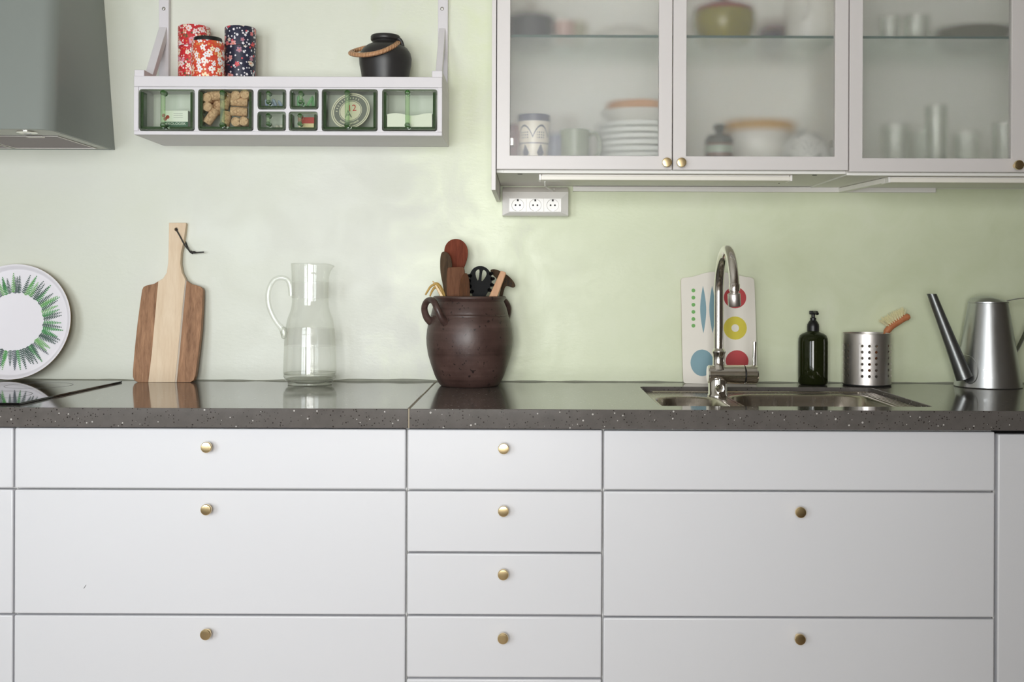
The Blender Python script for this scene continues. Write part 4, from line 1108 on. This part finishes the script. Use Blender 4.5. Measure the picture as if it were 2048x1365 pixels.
# drawer 1: packet lying on its side
a, b, c, d, yf = drw(0)
pk = thing('tea_packet', ((a + b) / 2 + .02, yf + .03, c), 'small white packet in the leftmost glass spice drawer', 'packet')
paper = plain('packet_paper', C(232, 232, 226), .6); pgreen = plain('packet_green', C(60, 96, 76), .6); pred = plain('packet_red', C(170, 60, 48), .6)
p0_, p1_ = W(326, 250, yf + .02), W(376, 221, yf + .02)
M().box(p0_.x, p1_.x, yf + .02, yf + .05, c + .0002, p1_.z).build('packet_box', paper, pk, bevel=.001)
zb_ = W(340, 243.5, yf + .019).z
M().box(p0_.x + .002, p1_.x, yf + .0195, yf + .02, c + .0002, zb_).build('green_band', pgreen, pk)
vs, fs = text_tris('EKOLOGISK', .0088)
q = W(352, 247.5, yf + .019)
M().add([(q.x + x, yf + .0193, q.z + z) for x, z, _ in vs], fs).build('lettering', paper, pk)
for (x, y_) in ((327, 231), (335, 234), (330, 238)):
    q = W(x, y_, yf + .019); M().lathe([(0, .0004), (.004, .0003), (.0045, 0)], mtx=Matrix.Translation((q.x, yf + .02, q.z)) @ Matrix.Rotation(PI / 2, 4, 'X'), seg=14).build('berry_print', pred, pk)
for k in range(3):
    q = W(347, 227 + k * 4, yf + .019)
    M().box(q.x, q.x + .022, yf + .0196, yf + .02, q.z - .0004, q.z + .0004).build('print_line', plain('grey_print_%d' % k, C(150, 150, 148), .6), pk)
# drawer 2: corks
cork_m = NT('cork'); v = cork_m.coord()
nn_ = cork_m.noise(v, 180, 4, .7)
cork_m = cork_m.done(cork_m.pbr(color=cork_m.ramp(nn_, [(.3, C(140, 102, 78)), (.5, C(204, 166, 134)), (.7, C(222, 188, 156))]), rough=.85, normal=cork_m.bump(nn_, .3)))
a, b, c, d, yf = drw(1)
z2 = lambda x, y: (x / 6.4 + 260, y / 6.4 + 140)
cl = [((985, 352), 'f', 0), ((988, 468), 'f', 0), ((1100, 330), 'h', 8), ((1040, 600), 'h', 58), ((1400, 408), 'h', -3), ((1395, 535), 'h', -2), ((1352, 322), 'f', 0), ((1468, 310), 'f', 0), ((1352, 662), 'f', 0), ((1452, 655), 'f', 0), ((1230, 640), 'h', 80), ((1120, 465), 'h', 80), ((1230, 400), 'h', 75)]
CR, CL = .0112, .040
words_ = ['with round end towards the glass', 'lying sideways']
for i, ((x, y_), kind, rot) in enumerate(cl):
    X_, Y_ = z2(x, y_)
    if kind == 'f':
        q = W(X_, Y_, yf + .014); cen = Vector((q.x, yf + .012, q.z)); ax = Vector((0, 1, 0)); cen2 = cen + ax * CL
    else:
        dy = yf + (.026 if i in (2, 3, 4, 5) else .045)
        q = W(X_, Y_, dy); ax = Vector((math.cos(math.radians(rot)), .15, math.sin(math.radians(rot)))).normalized()
        cen = q - ax * CL / 2; cen2 = q + ax * CL / 2
    mm = M(); zax = ax.to_track_quat('Z', 'Y').to_matrix().to_4x4(); zax.translation = cen
    mm.lathe([(0, 0), (CR - .001, 0), (CR, .001), (CR, CL - .001), (CR - .001, CL), (0, CL)], seg=20, mtx=zax)
    o = mm.build('wine_cork', cork_m, origin=tuple((cen + cen2) / 2), angle=50)
    tag(o, ('wine cork in the glass drawer of corks, round end showing' if kind == 'f' else 'wine cork lying sideways in the glass drawer of corks'), 'cork', 'corks in the glass drawer')
# small drawers
gem = clear_glass('blue_crystal', (.72, .78, .92, 1), (.3, .36, .6, 1), gl=.6, body=.3)
gem2 = clear_glass('green_crystal', (.60, .85, .62, 1), (.2, .5, .25, 1), gl=.6, body=.3)
rg = random.Random(9)
def shard(i, n, mat_, label, cat, grp, tall):
    a, b, c, d, yf = drw(i)
    for k in range(n):
        x = a + .012 + (b - a - .024) * (k + .5) / n; L_ = tall * rg.uniform(.7, 1.1); yy = yf + .022 + .012 * (k % 2)
        dirv = Vector((rg.uniform(-.6, .6), rg.uniform(-.1, .3), 1)).normalized(); r = .0042
        basep = Vector((x, yy, c + r))
        mm = M(); zax = dirv.to_track_quat('Z', 'Y').to_matrix().to_4x4(); zax.translation = basep
        mm.lathe([(0, -.003), (r, 0), (r * .9, L_ * .75), (0, L_)], seg=6, mtx=zax)
        tag(mm.build(cat.replace(' ', '_'), mat_, origin=tuple(basep), angle=10), label, 'crystal', grp)
shard(2, 4, gem, 'pale blue glass crystal in small upper spice drawer', 'blue crystal', 'blue crystals in a small drawer', .018)
shard(3, 4, gem2, 'green glass crystal in small upper spice drawer', 'green crystal', 'green crystals in a small drawer', .028)
a, b, c, d, yf = drw(4)
for k in range(3):
    x = a + .018 + .013 * k
    mm = M().lathe([(0, 0), (.0045, .001), (.0058, .005), (.0045, .009), (0, .0105)], c=(x + .008, yf + .03 + .008 * (k % 2), c), seg=16)
    tag(mm.build('pale_bead', plain('bead_%d' % k, C(206, 200, 190), .3), origin=(x + .008, yf + .03, c)), 'pale round bead in the lower small spice drawer', 'bead', 'beads in a small drawer')
a, b, c, d, yf = drw(5)
bx_ = thing('matchbox', ((a + b) / 2, yf + .04, c), 'red and cream little box in the lower small spice drawer', 'box')
M().box(a + .020, b - .012, yf + .022, yf + .05, c + .0002, c + .012).build('box_tray', plain('cream_card', C(222, 202, 160), .6), bx_)
M().box(a + .018, b - .011, yf + .021, yf + .051, c + .012, c + .027).build('box_cover', plain('red_card', C(176, 60, 58), .6), bx_)
# drawer 7: round label
a, b, c, d, yf = drw(6)
yl = yf + .022
ctr = W(701, 222, yl)
el = thing('round_label', (ctr.x, yl, ctr.z - .041), 'round cream paper label with red number twelve in glass drawer', 'label')
cream = plain('label_cream', C(214, 206, 186), .6); lgrey = plain('label_grey', C(112, 112, 108), .6); lred = plain('label_red', C(190, 50, 50), .6)
rot = Matrix.Translation((ctr.x, yl, ctr.z)) @ Matrix.Rotation(math.radians(-28), 4, 'Y')
def ring(r0, r1, off, mat_, nm, s=.86):
    m = M(); vs = []; n = 56
    for k in range(n):
        t = 2 * PI * k / n
        for r in (r0, r1): vs.append(rot @ Vector((r * math.cos(t), -off, r * s * math.sin(t))))
    m.add(vs, [(2 * k, 2 * k + 1, (2 * k + 3) % (2 * n), (2 * k + 2) % (2 * n)) for k in range(n)])
    m.build(nm, mat_, el)
M().prism(circle(0, 0, .048, 56, .0413), 0, .0012, lambda u, v, n: rot @ Vector((u, n, v))).build('label_disc', cream, el)
ring(.0435, .045, .0002, lgrey, 'printed_ring'); ring(.0285, .041, .0002, lgrey, 'printed_band'); ring(.0255, .027, .0002, lgrey, 'printed_ring')
for s_, sz, dx, dz, mt_ in (('12', .022, .004, .006, lred), ('A', .026, -.006, -.008, lgrey)):
    vs, fs = text_tris(s_, sz)
    M().add([rot @ Matrix.Rotation(math.radians(24), 4, 'Y') @ Vector((dx + x, -.0004, dz + z)) for x, z, _ in vs], fs).build('printed_number' if s_ == '12' else 'printed_letter', mt_, el)
for k in range(26):
    t = math.radians(200 + 140 * k / 25) if k < 15 else math.radians(30 + 120 * (k - 15) / 10)
    cc = Vector((.0345 * math.cos(t), -.0004, .0345 * .86 * math.sin(t)))
    M().box(-.0009, .0009, -.00005, .00005, -.002, .002).xf(rot @ Matrix.Translation(cc) @ Matrix.Rotation(-t + PI / 2, 4, 'Y')).build('print_mark', cream, el)
# drawer 8: sugar
a, b, c, d, yf = drw(7)
sug = NT('sugar'); n_ = sug.noise(sug.coord(), 700, 3); sug = sug.done(sug.pbr(color=C(240, 238, 230), rough=.8, normal=sug.bump(n_, .4)))
zz = W(800, 228, yf).z
vs, fs = [], []; nx = 14
for i in range(nx + 1):
    x = a + .0115 + (b - a - .023) * i / nx
    for y_ in (yf + .006, yf + .09): vs += [(x, y_, c + .0002), (x, y_, zz + .003 * math.sin(i * .6) - (.0 if y_ < yf + .05 else .004))]
for i in range(nx):
    q0 = 4 * i
    fs += [(q0, q0 + 4, q0 + 5, q0 + 1), (q0 + 1, q0 + 5, q0 + 7, q0 + 3), (q0 + 3, q0 + 7, q0 + 6, q0 + 2), (q0 + 2, q0 + 6, q0 + 4, q0)]
fs += [(0, 1, 3, 2), (4 * nx, 4 * nx + 2, 4 * nx + 3, 4 * nx + 1)]
tag(M().add(vs, fs).build('sugar', sug, origin=((a + b) / 2, yf + .05, c)), 'white sugar filling the bottom of the rightmost glass drawer', 'sugar', kind='stuff')

# ------------------------------------------------------------------ things inside the wall cabinets
ZF = 1.414 - .006 + .017 + .0002
ZFB = 1.4112 - .006 + .017 + .0002
ZG = ZS + .0032
def pot_like(name, cx, Y, prof, z0_, mat_, label, cat, seg=48, part='body'):
    """prof in pixels: (radius, height above base)"""
    s = S(Y); c = W(cx, 200, Y)
    t = thing(name, (c.x, Y, z0_), label, cat)
    M().lathe([(r * s, h * s) for r, h in prof], c=(c.x, Y, z0_), seg=seg).build(part, mat_, t, angle=40)
    return t, c.x, s
china = plain('white_china', C(236, 234, 228), .25, var=.01)
china2 = plain('cool_white_china', C(238, 240, 236), .25, var=.01)
sage = plain('sage_china', C(150, 158, 136), .25, var=.03)
bluegrey = plain('blue_grey_china', C(150, 158, 182), .3)
dkpot = plain('dark_enamel', C(62, 64, 70), .3)
maroon = plain('maroon_box', C(134, 62, 66), .5)
woodlid = wood('lid_wood', C(196, 142, 98), C(220, 172, 130), stretch=(1, 8, 8), scale=5)
woodlid2 = wood('lid_wood_gold', C(196, 150, 84), C(216, 174, 110), stretch=(1, 8, 8), scale=5)
olive = plain('olive_enamel', C(142, 130, 40), .22); redlid = plain('red_enamel', C(140, 52, 50), .22)
# patterned mug
mg = NT('patterned_mug'); v = mg.n('TexCoord').outputs['UV']
sx = mg.n('SeparateXYZ', {0: v}); U_, V_ = sx.outputs[0], sx.outputs[1]
per = .043
fu = mg.math('ABSOLUTE', mg.math('SUBTRACT', mg.math('FRACT', mg.math('DIVIDE', U_, per)), .5))   # 0 centre .. .5 seam
arch_ = mg.math('ADD', mg.math('MULTIPLY', mg.math('POWER', mg.math('MULTIPLY', fu, 2.0), 2.0), -.026), .092)
line1 = mg.math('LESS_THAN', mg.math('ABSOLUTE', mg.math('SUBTRACT', V_, arch_)), .0022)
rimm = mg.math('GREATER_THAN', V_, .103)
mids = mg.math('LESS_THAN', mg.math('ABSOLUTE', mg.math('SUBTRACT', V_, .052)), .0011)
dots = mg.n('TexVoronoi', {'Vector': v, 'Scale': 170.0, 'Randomness': 0.0}, voronoi_dimensions='2D').outputs['Distance']
dm = mg.math('MULTIPLY', mg.math('LESS_THAN', dots, .3), mg.math('MULTIPLY', mg.math('LESS_THAN', mg.math('ABSOLUTE', mg.math('SUBTRACT', V_, .069)), .009), mg.math('LESS_THAN', fu, .26)))
diam = mg.math('LESS_THAN', mg.math('ADD', mg.math('MULTIPLY', mg.math('ABSOLUTE', mg.math('SUBTRACT', fu, .02)), .06), mg.math('MULTIPLY', mg.math('ABSOLUTE', mg.math('SUBTRACT', V_, .030)), .7)), .0135)
low = mg.math('LESS_THAN', V_, .010)
msk = mg.math('MAXIMUM', mg.math('MAXIMUM', mg.math('MAXIMUM', line1, rimm), mg.math('MAXIMUM', mids, dm)), mg.math('MAXIMUM', diam, low))
mg = mg.done(mg.pbr(color=mg.mix(msk, C(236, 228, 212), C(58, 64, 92)), rough=.25))
Ym = -.300; s = S(Ym); cm = W(1068, 232, Ym); rm = 32 * s; hm = cm.z - ZF
mug = thing('patterned_mug', (cm.x, Ym, ZF), 'cream mug with dark blue arch pattern behind frosted glass', 'mug')
M().lathe([(rm * .82, 0), (rm * .86, hm * .3), (rm * .95, hm * .6), (rm, hm * .85), (rm, hm), (rm - .003, hm), (rm * .78, .006), (0, .006)], c=(cm.x, Ym, ZF), seg=56, uv=True).build('mug_body', mg, mug, angle=60)
# green mug
Yg = -.298; s = S(Yg); cg = W(1150, 260, Yg); rgm = 29.5 * s; hg = W(1150, 261, Yg).z - ZF
gm = thing('green_mug', (cg.x, Yg, ZF), 'sage green mug with loop handle behind frosted glass', 'mug')
M().lathe([(0, 0), (rgm * .9, 0), (rgm * .97, .006), (rgm, hg - .001), (rgm - .0015, hg), (rgm - .003, hg - .002), (rgm * .9, .006), (0, .006)], c=(cg.x, Yg, ZF), seg=48).build('mug_body', sage, gm, angle=50)
M().tube(catmull([(cg.x + rgm - .002, Yg, ZF + hg * .86), (cg.x + rgm + .014, Yg - .002, ZF + hg * .9), (cg.x + rgm + .023, Yg - .003, ZF + hg * .65), (cg.x + rgm + .018, Yg - .002, ZF + hg * .33), (cg.x + rgm - .003, Yg, ZF + hg * .2)], 7), .0046, seg=10).build('handle', sage, gm)
# box, tall blue-grey cup, white bowl on edge
bx = thing('maroon_box', (W(1024, 300, -.27).x, -.26, ZF), 'maroon tin beside the patterned mug behind frosted glass', 'tin')
q = W(1037, 255, -.275)
M().box(XD[0] + .019, q.x, -.275, -.225, ZF, q.z).build('tin_box', maroon, bx, bevel=.004)
M().box(XD[0] + .018, q.x + .001, -.276, -.224, q.z, q.z + .006).build('tin_lid', maroon, bx, bevel=.002)
pot_like('tall_cup', 1110, -.215, [(0, 0), (14, 0), (16, 4), (17, 70), (16, 71), (15, 8), (0, 6)], ZF, bluegrey, 'tall blue-grey cup standing between the two mugs', 'cup')
pot_like('cream_bowl', 1092, -.12, [(0, 0), (28, 0), (30, 5), (52, 60), (56, 112), (54, 112), (49, 62), (26, 8), (0, 7)], ZF, china, 'deep cream bowl standing behind the patterned mug', 'bowl')
# plate stack
Yp = -.222; s = S(Yp); pcx = W(1277, 200, Yp).x
zp = ZF
for k in range(7):
    r = (86 + 1.0 * math.sin(k * 2.1)) * s
    o = M().lathe([(0, 0), (r * .55, 0), (r * .6, .003), (r * .96, .0070), (r, .0085), (r, .0165), (r * .985, .0180), (r * .58, .006), (0, .005)], c=(pcx, Yp, zp), seg=64).build('dinner_plate', china2, origin=(pcx, Yp, zp), angle=50)
    tag(o, '%s white dinner plate in the stack beside the green mug' % ('lowest', 'second lowest', 'third lowest', 'middle', 'third highest', 'second highest', 'topmost')[k], 'plate', 'stacked plates behind frosted glass')
    zp += .0148
zp += .0039
o = M().lathe([(0, 0), (46 * s, 0), (50 * s, .004), (70 * s, .018), (77 * s, .030), (75 * s, .030), (66 * s, .018), (44 * s, .006), (0, .005)], c=(pcx, Yp, zp), seg=64).build('serving_bowl', china, origin=(pcx, Yp, zp), angle=50)
tag(o, 'white serving bowl on top of the plate stack', 'bowl')
zp += .0302
o = M().lathe([(0, 0), (62 * s, 0), (65 * s, .004), (65 * s, .017), (62 * s, .021), (0, .022)], c=(pcx, Yp, zp), seg=64).build('wooden_trivet', woodlid, origin=(pcx, Yp, zp), angle=50)
tag(o, 'round wooden trivet lying on top of the plate stack', 'trivet')
# on the glass shelf, left door
t, xx, s = pot_like('dark_saucepan', 1062, -.17, [(0, 0), (40, 0), (44, 4), (45, 58), (47, 60), (43, 60), (42, 6), (0, 5)], ZG, dkpot, 'dark grey saucepan on the glass shelf', 'saucepan')
M().lathe([(0, .062), (.012, .061), (.02, .056), (.046 * 1.05, .066 - .002), (.050, .062)][::-1], c=(xx, -.17, ZG), seg=40)
lid = M().lathe([(44 * s, 60 * s), (38 * s, 66 * s), (20 * s, 71 * s), (0, 72 * s)], c=(xx, -.17, ZG), seg=40).build('pan_lid', steel, t)
M().lathe([(0, 72 * s), (6 * s, 73 * s), (5 * s, 80 * s), (12 * s, 86 * s), (11 * s, 92 * s), (0, 94 * s)], c=(xx, -.17, ZG), seg=24).build('lid_knob', steel, lid)
pot_like('pink_cup', 1128, -.22, [(0, 0), (16, 0), (18, 3), (21, 44), (19, 44), (16, 5), (0, 4)], ZG, plain('pale_pink', C(206, 176, 166), .35), 'pale pink cup on the glass shelf beside saucepan', 'cup')
pot_like('cream_cup', 1154, -.17, [(0, 0), (14, 0), (16, 3), (19, 50), (17, 50), (14, 5), (0, 4)], ZG, plain('pale_olive', C(190, 186, 160), .35), 'pale olive cup on the glass shelf beside pink cup', 'cup')
pot_like('upturned_bowl', 1250, -.19, [(72, 0), (74, 3), (64, 22), (40, 34), (24, 37), (22, 40), (0, 40), (0, 37), (38, 32), (62, 20), (72, 0)], ZG, china, 'wide white bowl upside down on the glass shelf', 'bowl', seg=64)
# middle door: shelf
t, xx, s = pot_like('enamel_casserole', 1444, -.21, [(0, 0), (42, 0), (48, 5), (58, 28), (61, 48), (60, 62), (58, 66), (56, 62), (44, 6), (0, 5)], ZG, olive, 'olive yellow enamel casserole with red lid on glass shelf', 'casserole', seg=64)
lo_ = M().lathe([(60 * s, 66 * s), (57 * s, 74 * s), (30 * s, 86 * s), (0, 88 * s)], c=(xx, -.21, ZG), seg=64).build('casserole_lid', redlid, t)
M().lathe([(8 * s, 87 * s), (6 * s, 95 * s), (13 * s, 101 * s), (0, 106 * s)], c=(xx, -.21, ZG), seg=28).build('lid_knob', redlid, lo_)
pot_like('dark_blue_cup', 1536, -.16, [(0, 0), (22, 0), (25, 4), (27, 34), (25, 34), (22, 5), (0, 4)], ZG, plain('dark_blue_glaze', C(62, 58, 82), .3), 'dark blue cup behind casserole on glass shelf', 'cup')
pot_like('brown_cup', 1540, -.07, [(0, 0), (24, 0), (26, 4), (28, 62), (26, 62), (23, 5), (0, 4)], ZG, plain('brown_glaze', C(122, 84, 74), .3), 'reddish brown beaker at the back of the glass shelf', 'cup')
t, xx, s = pot_like('white_pitcher', 1613, -.225, [(0, 0), (43, 0), (46, 4), (46, 70), (40, 110), (34, 130), (36, 140), (33, 140), (37, 108), (43, 70), (42, 6), (0, 5)], ZG, china, 'tall white pitcher on the glass shelf', 'pitcher', seg=56)
M().tube(catmull([(xx - 30 * s, -.262, ZG + 96 * s), (xx - 20 * s, -.285, ZG + 96 * s), (xx - 16 * s, -.295, ZG + 70 * s), (xx - 17 * s, -.288, ZG + 48 * s), (xx - 20 * s, -.266, ZG + 42 * s)], 6), .005, seg=10).build('handle', china, t)
# middle door: bottom
t, xx, s = pot_like('dark_jar', 1437, -.27, [(0, 0), (27, 0), (29, 4), (28, 48), (26, 50), (25, 54), (0, 54)], ZF, plain('brown_jar', C(120, 92, 80), .3), 'small brown lidded jar behind the second frosted door', 'jar')
lo_ = M().lathe([(28 * s, 50 * s), (29 * s, 56 * s), (22 * s, 66 * s), (9 * s, 68 * s), (8 * s, 74 * s), (13 * s, 82 * s), (10 * s, 88 * s), (0, 89 * s)], c=(xx, -.27, ZF), seg=36).build('jar_lid', plain('grey_green_glaze', C(84, 86, 78), .3), t)
M().lathe([(28.6 * s, 30 * s), (29.2 * s, 33 * s), (29.2 * s, 42 * s), (28.4 * s, 45 * s)], c=(xx, -.27, ZF), seg=36).build('jar_band', plain('pale_band', C(176, 186, 170), .3), t)
t, xx, s = pot_like('white_tureen', 1512, -.16, [(0, 0), (48, 0), (54, 6), (64, 40), (66, 68), (64, 80), (60, 80), (62, 66), (50, 8), (0, 7)], ZF, china, 'white pot with wooden lid behind second frosted door', 'pot', seg=64)
M().lathe([(0, 80 * s), (68 * s, 80 * s), (72 * s, 84 * s), (72 * s, 94 * s), (67 * s, 99 * s), (0, 104 * s)], c=(xx, -.16, ZF), seg=64).build('wooden_lid', woodlid2, t)
marb = NT('marbled_china'); n_ = marb.noise(marb.coord(), 16, 3, .5, 2.0)
marb = marb.done(marb.pbr(color=marb.ramp(marb.math('ABSOLUTE', marb.math('SUBTRACT', n_, .5)), [(0, C(150, 152, 150)), (.03, C(226, 226, 222))]), rough=.3))
Yb = -.255; s = S(Yb); cbx = W(1606, 275, Yb)
mt_ = Matrix.Translation((cbx.x, Yb, ZF + 35 * s)) @ Matrix.Rotation(math.radians(-24), 4, 'Y') @ Matrix.Rotation(math.radians(22), 4, 'X')
mb = thing('marbled_bowl', (cbx.x, Yb, ZF), 'pale marbled bowl tipped over beside the white pot', 'bowl')
M().lathe([(0, 40), (18, 40), (20, 37), (40, 22), (48, -20), (47, -28), (45, -20), (37, 19), (0, 34)], seg=48).xf(mt_ @ Matrix.Scale(s, 4)).build('bowl_body', marb, mb, angle=50)
# right door: drinking glasses
tum = clear_glass('tumbler_glass', (.96, .97, .95, 1), (.78, .82, .77, 1), gl=.8, rough=.08, body=.10)
def tumbler(cx, Y, rp, hp_, z0_, label, grp=None):
    s = S(Y); c = W(cx, 200, Y); r, h = rp * s, hp_ * s
    o = M().lathe([(0, 0), (r * .86, 0), (r * .9, .002), (r, h), (r - .0015, h), (r * .84, .008), (0, .008)], c=(c.x, Y, z0_), seg=36).build('drinking_glass', tum, origin=(c.x, Y, z0_), angle=50)
    tag(o, label, 'glass', grp)
for (cx, Y, rp, hp_, lab) in ((1785, -.20, 26, 95, 'wide tumbler at the cabinet side behind the third frosted door'), (1868, -.27, 22, 130, 'tall tumbler standing behind the third frosted door'), (1838, -.15, 24, 90, 'short tumbler behind the tall one in the third cabinet door'),
                              (1925, -.20, 26, 80, 'low broad tumbler right of the tall one behind frosted glass'), (2003, -.27, 22, 95, 'tumbler close to the knob side of third frosted door')):
    tumbler(cx, Y, rp, hp_, ZFB, lab)
ZGB = ZG
for (cx, Y, rp, hp_, lab) in ((1775, -.26, 20, 52, 'small tumbler at the side of the upper glass shelf'), (1826, -.24, 26, 56, 'broad tumbler next to the small one on upper shelf')):
    tumbler(cx, Y, rp, hp_, ZGB, lab)
t, xx, s = pot_like('glass_dish', 1935, -.19, [(0, 0), (60, 0), (64, 4), (76, 34), (74, 34), (60, 6), (0, 5)], ZGB, plain('smoky_glass_dish', C(120, 118, 104), .2), 'shallow smoky dish on upper shelf behind third frosted door', 'dish', seg=64)
